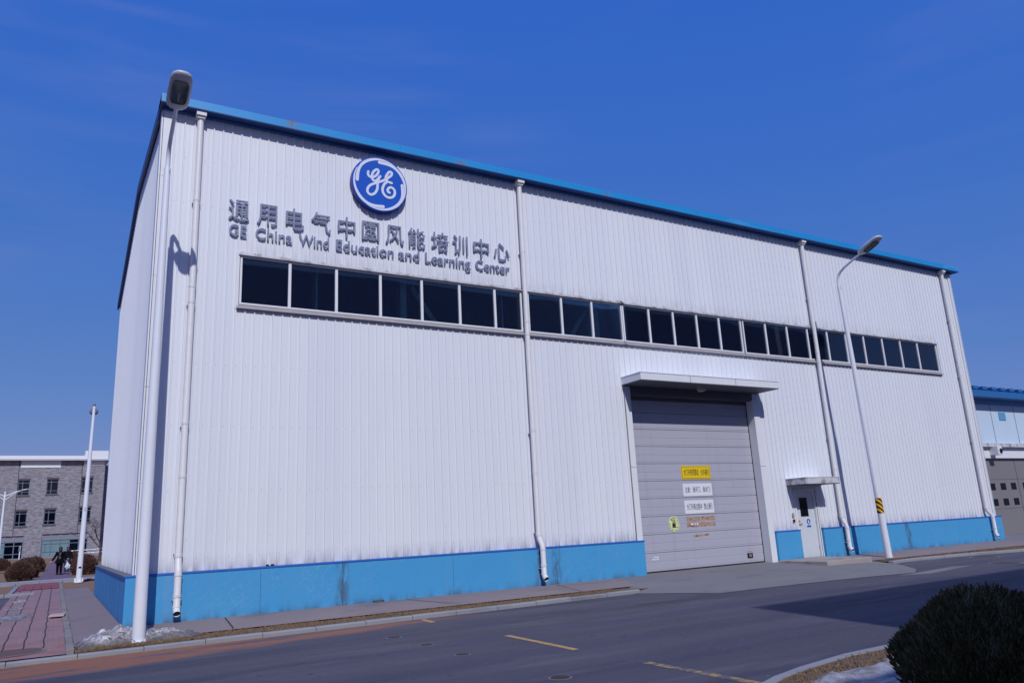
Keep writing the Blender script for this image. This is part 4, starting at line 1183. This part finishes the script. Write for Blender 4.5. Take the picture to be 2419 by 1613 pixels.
# ------------------------------------------------------------------ bushes, hedges, tree
def leafy(name, label, c, rx_, ry_, h, n, m, leaf, twigs, seed, group=None, cat='bush', pw=.55, upright=True):
    rnd = random.Random(seed)
    t = thing(name, c, label, cat, group)
    fo = MB(); tw = MB()
    def surf(a, v):                                    # a azimuth, v 0..1 height
        v = max(0, min(1, v))
        prof = (1-v**2.5)**.5*(.80+.20*min(1, v*3))
        bump = 1+.16*mnoise.noise(Vector((math.cos(a)*2, math.sin(a)*2, v*3+seed)))+.11*mnoise.noise(Vector((math.cos(a)*6, math.sin(a)*6, v*8+seed)))
        return Vector((c[0]+rx_*prof*bump*math.cos(a), c[1]+ry_*prof*bump*math.sin(a), c[2]+h*v*(1+.05*mnoise.noise(Vector((math.cos(a)*3, math.sin(a)*3, seed))))))
    cc = Vector((c[0], c[1], c[2]+h*.45))
    for _ in range(n):
        a = rnd.uniform(0, 2*math.pi); v = 1-(1-rnd.random())**.8*1.0
        k = 1-.45*rnd.random()**2.2
        if upright and m is M['bushleaf']:
            cl_ = mnoise.noise(Vector((math.cos(a)*4.5, math.sin(a)*4.5, v*5+seed)))
            if cl_ < -.12 and k > .78 and rnd.random() < .85: continue
            k *= 1+.07*cl_
        p = cc+(surf(a, v)-cc)*k
        up_ = Vector((rnd.gauss(0, .35), rnd.gauss(0, .35), 1 if upright else rnd.gauss(0, .6)))+(p-cc).normalized()*.7
        up_.normalize()
        sd = up_.cross(Vector((rnd.gauss(0, 1), rnd.gauss(0, 1), rnd.gauss(0, 1)))).normalized()
        l = leaf*rnd.uniform(.6, 1.5); wv = l*rnd.uniform(.10, .22)
        fo.add([p-sd*wv*.4, p+sd*wv*.4, p+up_*l*.6+sd*wv, p+up_*l, p+up_*l*.6-sd*wv], [(0, 1, 2, 3, 4)])
    core = MB(); vs = []; fs = []; nu, nv = 20, 9
    for j in range(nv+1):
        for i in range(nu):
            vs.append(cc+(surf(2*math.pi*i/nu, j/nv)-cc)*.70)
    for j in range(nv):
        for i in range(nu): fs.append((j*nu+i, j*nu+(i+1) % nu, (j+1)*nu+(i+1) % nu, (j+1)*nu+i))
    fo.add(vs, fs)
    for _ in range(twigs):
        a = rnd.uniform(0, 2*math.pi); v = rnd.uniform(.1, 1)
        p = cc+(surf(a, v)-cc)*.85
        d = Vector((rnd.gauss(0, .4), rnd.gauss(0, .4), 1))+(p-cc).normalized()*.8; d.normalize()
        l = leaf*(rnd.uniform(1.2, 2.8) if rnd.random() < .93 else rnd.uniform(3, 4.5))
        q = p+d*l*.55+Vector((rnd.gauss(0, .1), rnd.gauss(0, .1), 0))*l*.5
        tw.tube([p, q, p+d*l], [leaf*.05, leaf*.04, leaf*.018], 3, caps=False)
    for k in range(7):
        a = k*.9; tw.tube([(c[0]+.06*math.cos(a), c[1]+.06*math.sin(a), c[2]-.03), (c[0]+rx_*.3*math.cos(a), c[1]+ry_*.3*math.sin(a), c[2]+h*.5)], [h*.018, h*.01], 5)
    fo.build('foliage', m, t)
    tw.build('twigs', M['twig'] if m is M['bushleaf'] else M['bark'], t)
    return t
BC = (5.50, -14.40, -.19)
bush = leafy('trimmed_bush', 'large dark trimmed bush in the near right corner beside snow', BC, .76, .76, 1.05, 46000, M['bushleaf'], .046, 2600, 3)
# a loose spray on its left flank
HG = 'brown clipped bushes along the far path'
for k, (x, y, r_, h, n, lab) in enumerate((
        (-3.10, 36.0, .70, 1.05, 5200, 'nearest and largest brown bush left of the far path'),
        (-2.95, 40.5, .72, 1.2, 5000, 'middle brown bush of the row left of the far path'),
        (-2.62, 47.0, .66, 1.0, 4200, 'farthest brown bush of the row left of the far path'),
        (-5.0, 51.5, .80, .85, 2600, 'low round brown bush standing apart near the white post'),
        (-6.55, 54.0, 1.0, 1.4, 3200, 'dark brown bush cut by the left edge of the photo'),
        (.30, 40.0, .74, 1.22, 5200, 'brown bush right of the far path, behind the flagpole'),
        (-.10, 47.0, .62, 1.25, 3400, 'second brown bush right of the far path, behind the walkers'))):
    leafy('brown_bush', lab, (x, y, TZ(y)-.05), r_, r_*1.5 if k < 3 else r_, h, n, M['hedge'], .11, 300, 20+k, HG)

def bare_tree(x, y, z, h, label, seed):
    rnd = random.Random(seed)
    t = thing('bare_tree', (x, y, z), label, 'tree')
    tk = MB(); cr_ = MB()
    tk.tube([(x, y, z-.1), (x+.05, y, z+h*.18), (x-.02, y, z+h*.34)], [.11, .085, .07], 8); tk.build('trunk', M['bark'], t)
    def br(p, d, l, r, k):
        q = p+d*l*.5+Vector((rnd.gauss(0, .06), rnd.gauss(0, .06), .03))*l; e = q+(d+Vector((0, 0, .15))).normalized()*l*.5
        cr_.tube([p, q, e], [r, r*.8, r*.55], 5, caps=False)
        if k:
            for _ in range(3 if k > 1 else 4):
                nd = (d+Vector((rnd.gauss(0, .55), rnd.gauss(0, .55), rnd.gauss(.1, .35)))).normalized()
                br(p+(e-p)*rnd.uniform(.45, 1), nd, l*rnd.uniform(.55, .8), r*.5, k-1)
    for k in range(6):
        a = k*1.05+rnd.random(); s = z+h*(.2+.14*rnd.random())
        br(Vector((x, y, s)), Vector((math.cos(a)*.75, math.sin(a)*.75, .75)).normalized(), h*.3, .042, 4)
    cr_.build('crown', M['bark'], t)
bare_tree(1.85, 57, TZ(57), 4.6, 'small leafless tree against the brick building beside the factory', 5)

# ------------------------------------------------------------------ far poles and rails
fp = thing('flagpole', (-.34, 26.2, 0), 'tall white tapered pole with grey globe near its tip', 'pole')
b = MB(); b.tube([(-.34, 26.2, .0), (-.30, 26.2, 4.4), (-.26, 26.2, 8.72)], [.135, .105, .065], 16); b.build('shaft', M['post'], fp, smooth=True)
b = MB(); b.ellipsoid((-.26, 26.2, 8.79), .075, .075, .075); b.build('finial', M['globe'], fp, smooth=True)
b = MB(); b.ellipsoid((-.26, 26.36, 8.46), .21, .17, .18, 18, 12); b.build('globe', M['globe'], fp, smooth=True)
b = MB(); b.tube([(-.34, 26.2, -.02), (-.34, 26.2, .04)], .20, 16)
for k in range(6):
    a = k*math.pi/3; b.obox((-.34+.15*math.cos(a), 26.2+.15*math.sin(a), .10), (.04*math.cos(a), .04*math.sin(a), 0), (-.008*math.sin(a), .008*math.cos(a), 0), (0, 0, .09))
b.build('base_flange', M['post'], fp)
b = MB(); b.box(-.39, -.27, 26.2-.145, 26.2-.12, .66, .74); b.build('hatch', M['black'], fp)
b = MB(); b.box(-.33, -.29, 26.2-.12, 26.2-.09, 3.4, 3.6); b.build('cleat', M['rust'], fp)

dl_ = thing('double_street_lamp', (-4.83, 47, TZ(47)), 'distant white lamp post with two spreading arms at left edge', 'street lamp')
X0, Y0 = -4.80, 47.0
b = MB(); b.tube([(X0-.02, Y0, TZ(47)), (X0, Y0, 5.78)], [.10, .055], 12); b.build('pole', M['post'], dl_, smooth=True)
for s in (-1, 1):
    b = MB(); b.tube([(X0, Y0, 5.42), (X0+.55*s, Y0, 5.72), (X0+.95*s, Y0, 5.83)], [.035, .03, .026], 8); b.tube([(X0, Y0, 5.16), (X0+.4*s, Y0, 5.50), (X0+.72*s, Y0, 5.74)], [.03, .026, .022], 8)
    a_ = b.build('arm', M['post'], dl_, smooth=True)
    hd_ = MB(); vs = []
    hd_.ellipsoid((0, 0, 0), .30, .10, .055, 14, 8)
    hd_.v = [(X0+(1.17+p[0]*.98)*s, Y0+p[1], 5.88+p[2]+.15*p[0]) for p in hd_.v]
    hd_.build('lamp_head', M['lampgrey'], a_, smooth=True)
wp = thing('sign_post', (-4.0, 60, TZ(60)), 'short thin white post standing before the brick building', 'post')
b = MB(); b.tube([(-4.0, 60, TZ(60)), (-3.99, 60, 2.03)], .045, 10); b.build('shaft', M['post'], wp)
b = MB(); b.box(-4.10, -3.98, 59.94, 59.97, 1.62, 1.92); b.build('plate', M['winframe'], wp)

rl = thing('handrail', (0, 60, TZ(60)), 'pale metal handrail along the ramp by the brick building', 'railing')
b = MB()
for z0, z1 in ((1.42, 1.46), (1.16, 1.20)): b.tube([(-.35, 60, z0), (2.4, 60, z1+.04)], .032, 8)
b.build('rail', M['rail'], rl)
for x in (-.3, .45, 1.2, 1.95):
    b = MB(); b.tube([(x, 60, TZ(60)-.02), (x, 60, 1.46)], .028, 8); b.build('rail_post', M['rail'], rl)

# ------------------------------------------------------------------ brick building
bb = thing('brick_building', (-3, 70, .9), 'three storey grey brick building with white cornice behind the path', 'building')
FY = 70.0
XR = 2.35
wins = []
for xa, xb in ((-4.98, -4.03), (-2.60, -1.63), (.37, 1.37), (-9.0, -8.05), (-11.6, -10.65)):
    dz_ = (xa+5)*.03
    wins += [(xa, xb, 6.85+dz_, 8.28+dz_), (xa, xb, 3.95+dz_, 5.36+dz_)]
big = [(-2.62, 1.30, .98, 3.11), (-7.9, -4.09, .92, 3.05), (-13.2, -9.4, .86, 3.0)]
cuts = wins+big
xs_ = sorted({-22.0, XR}|{v for c_ in cuts for v in c_[:2]}); zs_ = sorted({.3, 10.2}|{v for c_ in cuts for v in c_[2:]})
bw = MB()
for xa, xb in zip(xs_, xs_[1:]):
    for za, zb in zip(zs_, zs_[1:]):
        xm, zm = (xa+xb)/2, (za+zb)/2
        if any(c_[0] < xm < c_[1] and c_[2] < zm < c_[3] for c_ in cuts): continue
        bw.quad((xa, FY, za), (xb, FY, za), (xb, FY, zb), (xa, FY, zb))
for xa, xb, za, zb in cuts:                              # reveals
    y1 = FY+.22
    bw.quad((xa, FY, za), (xa, FY, zb), (xa, y1, zb), (xa, y1, za)); bw.quad((xb, FY, za), (xb, y1, za), (xb, y1, zb), (xb, FY, zb))
    bw.quad((xa, FY, zb), (xb, FY, zb), (xb, y1, zb), (xa, y1, zb)); bw.quad((xa, FY, za), (xa, y1, za), (xb, y1, za), (xb, FY, za))
bw.quad((XR, FY, .3), (XR, FY+14, .3), (XR, FY+14, 10.2), (XR, FY, 10.2)); bw.quad((-22, FY+14, .3), (-22, FY+14, 10.2), (XR, FY+14, 10.2), (XR, FY+14, .3))
bw.quad((-22, FY, .3), (-22, FY, 10.2), (-22, FY+14, 10.2), (-22, FY+14, .3))
bw.build('wall', M['brick'], bb)
b = MB(); b.box(XR+.01, 16, FY+4.5, FY+14, .3, 10.1); b.build('recessed_wall', M['brick'], bb)
co = MB(); co.box(-22.3, XR+.3, FY-.55, FY+14.4, 10.16, 10.32); co.build('cornice', M['lampgrey'], bb)
co = MB(); co.box(-22.2, .48, FY-.45, FY+14, 10.32, 10.62); co.box(.48, XR+.2, FY-.45, FY+14, 10.32, 11.12); co.build('parapet', M['white'], bb)
co = MB(); co.box(-4.90, -1.55, FY-.05, FY, 9.50, 10.16); co.box(.45, XR-.06, FY-.05, FY, 9.68, 10.16); co.box(XR, XR+.04, FY, FY+4, 9.70, 10.16); co.box(-12, -8, FY-.05, FY, 9.4, 10.16)
split_build(co, 'white_band', M['white'], bb)
jt = MB()
for x in (-5.02, .33): jt.box(x-.02, x+.02, FY-.03, FY, 3.15, 10.1)
split_build(jt, 'wall_joint', M['crack'], bb)
bs = MB(); bs.box(-22, XR+.1, FY-.35, FY-.002, .2, .90); bs.build('base_ledge', M['kerb'], bb)
for xa, xb, za, zb in wins:
    f = MB(); y0, y1 = FY+.12, FY+.17; t_ = .05
    f.box(xa, xb, y0, y1, za, za+t_); f.box(xa, xb, y0, y1, zb-t_, zb); f.box(xa, xa+t_, y0, y1, za+t_, zb-t_); f.box(xb-t_, xb, y0, y1, za+t_, zb-t_)
    xm = xa+.38*(xb-xa); f.box(xm-.03, xm+.03, y0-.01, y1, za+t_, zb-t_); f.box(xa+t_, xb-t_, y0-.005, y1, za+.30, za+.35); f.box(xa+t_, xb-t_, y0-.005, y1, zb-.28, zb-.23)
    w_ = f.build('window', M['winframe'], bb)
    p = MB(); p.box(xa+.02, xb-.02, FY+.15, FY+.155, za+.02, zb-.02); p.build('pane', M['farglass'], w_)
    s = MB(); s.box(xa-.08, xb+.08, FY-.05, FY+.12, za-.14, za); s.build('sill', M['brickdark'], w_)
    l_ = MB(); l_.box(xa-.05, xb+.05, FY-.012, FY+.02, zb, zb+.18); l_.build('lintel', M['brickdark'], w_)
for xa, xb, za, zb in big:
    f = MB(); y0, y1 = FY+.12, FY+.18; t_ = .06; n = 5
    zt = zb-.56
    f.box(xa, xb, y0, y1, za, za+t_); f.box(xa, xb, y0, y1, zb-.04, zb); f.box(xa, xb, y0-.01, y1, zt-.05, zt+.05); f.box(xa, xb, y0, y1, za+.42, za+.48); f.box(xa, xb, y0, y1, zt-.40, zt-.34)
    for k in range(n+1):
        x = xa+(xb-xa)*k/n; x = min(max(x, xa+.04), xb-.04); f.box(x-.04, x+.04, y0-.012, y1, za, zb)
    f.box(xa+.30, xa+.36, y0, y1, za+.45, zt-.36)
    w_ = f.build('shop_window', M['winframe'], bb)
    p = MB(); p.box(xa+.05, xb-.05, FY+.15, FY+.155, zt, zb-.03); p.build('upper_panel', M['panel'], w_)
    k3 = xa+(xb-xa)*.6
    p = MB(); p.box(xa+.05, k3, FY+.15, FY+.155, za+.03, zt); p.build('pane', M['paleglass'], w_)
    p = MB(); p.box(k3, xb-.05, FY+.15, FY+.155, za+.03, zt); p.build('pane', M['farglass'], w_)
    e = MB()
    for k in range(n):
        x0, x1 = xa+(xb-xa)*k/n+.06, xa+(xb-xa)*(k+1)/n-.06
        for q in (x0, x1): e.box(q-.012, q+.012, y0-.02, y0-.012, zt+.06, zb-.05)
        e.box(x0, x1, y0-.02, y0-.012, zt+.05, zt+.07)
    e.build('panel_trim', M['rail'], w_)

# ------------------------------------------------------------------ neighbouring hall on the right
nb = thing('neighbour_hall', (40, 4, -.16), 'pale blue hall with dark blue roof beyond the factory corner', 'building')
NY = 4.0
b = MB(); b.box(36, 70, NY, NY+16, 4.62, 7.1); b.build('upper_wall', M['nbwall'], nb)
b = MB(); b.box(36, 70, NY-.012, NY, 6.74, 7.02); b.build('blue_band', M['nbband'], nb)
b = MB(); b.prism_x([(NY-.7, 7.02), (NY-.7, 7.36), (NY-.55, 7.40), (NY+17, 7.9), (NY+17, 7.3), (NY, 7.02)], 36, 70); ro = b.build('roof', M['roofblue'], nb)
b = MB(); x = 36.2
while x < 69: b.box(x, x+.45, NY-.6, NY+16, 7.46, 7.62); x += .9
b.v = [(p[0], p[1], p[2]+(p[1]-NY)*.028) for p in b.v]
b.build('roof_rib', M['roofblue'], ro)
b = MB()
for x in (42.15, 44.55, 46.95): b.box(x-.02, x+.02, NY-.008, NY, 4.64, 6.74)
split_build(b, 'panel_joint', M['winframe'], nb)
b = MB(); b.box(42.89, 43.56, NY-.03, NY-.001, 5.92, 6.36); b.build('vent_plate', M['nbband'], nb)
b = MB(); b.box(36, 70, NY-.25, NY-.001, 4.42, 4.61); b.build('door_head', M['trim_dirty'], nb)
b = MB(); b.box(36, 70, NY-.04, NY+.3, 3.84, 4.42); b.build('track_cover', M['trim'], nb)
b = MB(); b.box(41.2, 41.62, NY-.5, NY-.04, 3.98, 4.46); lo = b.build('flood_lamp', M['trim'], nb, bevel=.02)
b = MB(); b.disc_y(41.45, 4.18, .13, NY-.53, NY-.5, 18); b.build('lens', M['black'], lo)
b = MB(); b.box(36, 40.45, NY, NY+.4, -.2, 3.84); b.build('side_pier', M['nbwall'], nb)
for k in range(9):
    x0 = 40.5+k*3.3; x1 = x0+3.27
    b = MB(); b.box(x0, x1, NY+.12, NY+.18, -.16, 3.84); dd = b.build('hangar_door', M['nbdoor'], nb)
    if k < 2:
        for i in range(3):
            for z0, z1 in ((2.17, 2.53), (1.36, 1.72)):
                p = MB(); p.box(x0+.40+i*1.04, x0+.92+i*1.04, NY+.112, NY+.12, z0, z1); p.build('window', M['blackglass'], dd)
    b = MB()
    for z in (2.72, 1.2): b.box(x0, x1, NY+.114, NY+.12, z, z+.012)
    b.box(x1-.012, x1, NY+.114, NY+.12, -.1, 3.8)
    b.build('door_seam', M['crack'], dd)

# ------------------------------------------------------------------ building behind the camera that throws the shade on the road
ob = thing('office_block', (22, -27, -.3), 'grey office block across the road, behind the viewer', 'building')
b = MB(); b.box(6.55, 60, -40, -26.7, -.4, 17.75); b.build('tall_wing', M['cast'], ob)
b = MB(); b.box(-14, 6.5, -34, -22.6, -.4, 8.72); b.build('low_wing', M['cast'], ob)
for k in range(8):
    b = MB(); b.box(9+k*4.4, 11.4+k*4.4, -26.7, -26.64, 10, 12); b.build('window', M['farglass'], ob)

# ------------------------------------------------------------------ people walking away up the path
def person(name, x, y, label, h, coat, legs_m, hair_m, hair_len, arms, stride, coat_bot, flare, seed):
    z = TZ(y)+.014
    t = thing(name, (x, y, z), label, 'person')
    s = h/1.72
    def P(a, b, c): return Vector((x+a*s, y+b*s, z+c*s))
    # body: one skinned surface grown from a skeleton
    J = [(0, 0, .93), (0, .01, 1.10), (0, .02, 1.28), (0, .02, 1.42), (0, .03, 1.50), (0, .05, 1.60)]
    Rr = [.135, .125, .14, .11, .05, .085]
    E = [(0, 1), (1, 2), (2, 3), (3, 4), (4, 5)]
    def limb(root, pts, rs):
        i0 = root
        for p, r in zip(pts, rs):
            J.append(p); Rr.append(r); E.append((i0, len(J)-1)); i0 = len(J)-1
    for sgn, st in ((-1, stride), (1, -stride)):
        limb(0, [(.09*sgn, 0, .86), (.095*sgn, st*.5+.02, .48), (.095*sgn, st*.9-.03, .10), (.098*sgn, st*.9+.10, .045)], [.095, .065, .048, .04])
    for sgn, (e, wv, hnd) in zip((-1, 1), arms):
        limb(3, [(.17*sgn, .02, 1.38), e, wv, hnd], [.065, .052, .040, .034])
    me = bpy.data.meshes.new('body'); me.from_pydata([tuple(P(*j)-Vector((x, y, z))) for j in J], E, [])
    o = bpy.data.objects.new('body', me); col.objects.link(o); o.parent = t
    sk = o.modifiers.new('skin', 'SKIN'); sk.use_smooth_shade = True
    for i, r in enumerate(Rr): me.skin_vertices[0].data[i].radius = (r*s, r*s*(.8 if i < 4 else 1))
    me.skin_vertices[0].data[0].use_root = True
    o.modifiers.new('sub', 'SUBSURF').levels = 1; o.modifiers['sub'].render_levels = 2
    me.materials.append(M['skin'])
    # trousers and coat follow the limbs
    tr = MB()
    for sgn, st in ((-1, stride), (1, -stride)):
        tr.tube([P(.07*sgn, 0, .98), P(.09*sgn, 0, .86), P(.095*sgn, st*.5+.02, .48), P(.095*sgn, st*.9-.03, .10)], [.10*s, .115*s, .082*s, .065*s], 12)
    tr.build('trousers', legs_m, t, smooth=True)
    sh = MB()
    for sgn, st in ((-1, stride), (1, -stride)):
        sh.ellipsoid(P(.097*sgn, st*.9+.035, .045), .055*s, .13*s, .05*s, 12, 8)
    split_build(sh, 'shoe', M['black'], t, smooth=True)
    ct = MB(); n = 20; rings = []
    for zz, wx, wy in ((coat_bot, .20*flare, .16*flare), (coat_bot+.15, .19*(1+(flare-1)*.6), .15*(1+(flare-1)*.5)), (1.0, .165, .125), (1.18, .165, .125), (1.32, .19, .13), (1.41, .175, .11), (1.46, .09, .075)):
        rings.append([P(wx*math.cos(2*math.pi*k/n)*(1+.04*math.sin(5*k+seed)*(zz < 1)), .015+wy*math.sin(2*math.pi*k/n), zz) for k in range(n)])
    vs = [v for r_ in rings for v in r_]; fs = [(i*n+k, i*n+(k+1) % n, (i+1)*n+(k+1) % n, (i+1)*n+k) for i in range(len(rings)-1) for k in range(n)]
    ct.add(vs, fs+[tuple(range(len(vs)-n, len(vs)))])
    for sgn, (e, wv, hnd) in zip((-1, 1), arms):
        ct.tube([P(.12*sgn, .02, 1.40), P(.185*sgn, .02, 1.36), P(*e), P(*wv)], [.07*s, .078*s, .066*s, .055*s], 12)
    ct.build('coat', coat, t, smooth=True)
    hr = MB(); hr.ellipsoid(P(0, .04, 1.62), .105*s, .115*s, .125*s, 16, 10)
    hr.tube([P(0, -.03, 1.62), P(0, -.075, 1.52), P(.0, -.10, 1.52-hair_len*.6), P(.0, -.10, 1.52-hair_len)], [.10*s, .10*s, .085*s, .03*s], 12)
    hr.build('hair', hair_m, t, smooth=True)
    fc = MB()
    fc.ellipsoid(P(0, .155, 1.60), .014*s, .02*s, .02*s, 8, 6)
    for sgn in (-1, 1):
        fc.ellipsoid(P(.036*sgn, .138, 1.625), .012*s, .008*s, .008*s, 8, 6); fc.ellipsoid(P(.10*sgn, .045, 1.60), .012*s, .025*s, .035*s, 8, 6)
    fc.ellipsoid(P(0, .14, 1.555), .026*s, .008*s, .008*s, 8, 6)
    fc.build('face', M['skin'], t, smooth=True)
    for sgn, (e, wv, hnd) in zip((-1, 1), arms):
        hb = MB(); d = (P(*hnd)-P(*wv)).normalized(); q = P(*hnd); sd = d.cross(Vector((0, 1, 0))).normalized()
        hb.tube([P(*wv), q, q+d*.05*s], [.026*s, .036*s, .034*s], 8)
        for k in range(4):
            o_ = sd*(k-1.5)*.018*s; ln_ = (.065, .075, .07, .055)[k]*s
            hb.tube([q+d*.045*s+o_, q+d*(.045*s+ln_*.55)+o_+Vector((0, .006, 0)), q+d*(.045*s+ln_)+o_+Vector((0, .022, 0))], [.0085*s, .008*s, .006*s], 6)
        hb.tube([q+sd*.03*s, q+sd*.055*s+d*.03*s, q+sd*.055*s+d*.06*s], [.011*s, .010*s, .007*s], 6)
        hb.build('hand', M['skin'], t, smooth=True)
    return t, P
pa, PA = person('person', -1.12, 40.8, 'walker in a long flared black coat and black trousers with long black hair', 1.74, M['coat'], M['coat'], M['hairb'], .24,
    (((-.30, -.02, 1.10), (-.44, -.05, .90), (-.50, -.06, .80)), ((.27, -.02, 1.12), (.36, -.04, .90), (.40, -.04, .80))), .16, .72, 1.45, 1)
b = MB(); b.ellipsoid(PA(-.02, -.17, 1.20), .10, .05, .20, 14, 9); bp = b.build('bag_body', M['black'])
bp.name = 'backpack'; props(bp, 'black backpack with white marks on the black coated walker', 'backpack')
b = MB()
for k, (dx, zz, wv) in enumerate(((.03, 1.34, .05), (.0, 1.26, .04), (-.02, 1.17, .045), (.03, 1.08, .04), (-.03, 1.05, .035), (.01, 1.0, .03))):
    b.obox(PA(dx-.02, -.225+.02*(abs(zz-1.2) > .1), zz), (wv, 0, .012), (0, .004, 0), (0, 0, .004))
b.build('white_print', M['whitep'], bp)
pb, PB = person('person', -.66, 43.9, 'walker in a short dark jacket and blue jeans with auburn hair', 1.64, M['jacket'], M['jeans'], M['hairr'], .14,
    (((-.23, -.02, 1.12), (-.24, .02, .90), (-.24, .06, .82)), ((.26, -.03, 1.12), (.30, .0, .90), (.28, .05, .82))), -.12, .93, 1.0, 2)
b = MB(); n = 18
vs = [PB(.172*math.cos(2*math.pi*k/n), .015+.135*math.sin(2*math.pi*k/n), zz) for zz in (.88, .945) for k in range(n)]
b.add(vs, [(k, (k+1) % n, (k+1) % n+n, k+n) for k in range(n)]); b.build('shirt_hem', M['whitep'], pb)
bgx, bgy = PA(.42, -.05, 0).x, 40.72
bg_ = thing('plastic_bag', (bgx, bgy, TZ(41)+.3), 'pale bulging plastic bag hanging from the black coated walker hand', 'bag')
b = MB(); b.ellipsoid((bgx+.04, bgy, .50), .16, .12, .19, 16, 10)
b.v = [(p[0]+.025*math.sin(p[2]*31+p[1]*9), p[1]+.02*math.sin(p[0]*40), p[2]) for p in b.v]
b.build('sack', M['bag'], bg_, smooth=True)
b = MB(); b.tube([(bgx-.02, bgy, .64), (bgx-.01, bgy, .74), (bgx, bgy, .80)], [.05, .03, .02], 8); b.tube([(bgx+.06, bgy, .64), (bgx+.03, bgy, .74), (bgx, bgy, .80)], [.05, .03, .02], 8)
b.build('handle', M['bag'], bg_, smooth=True)
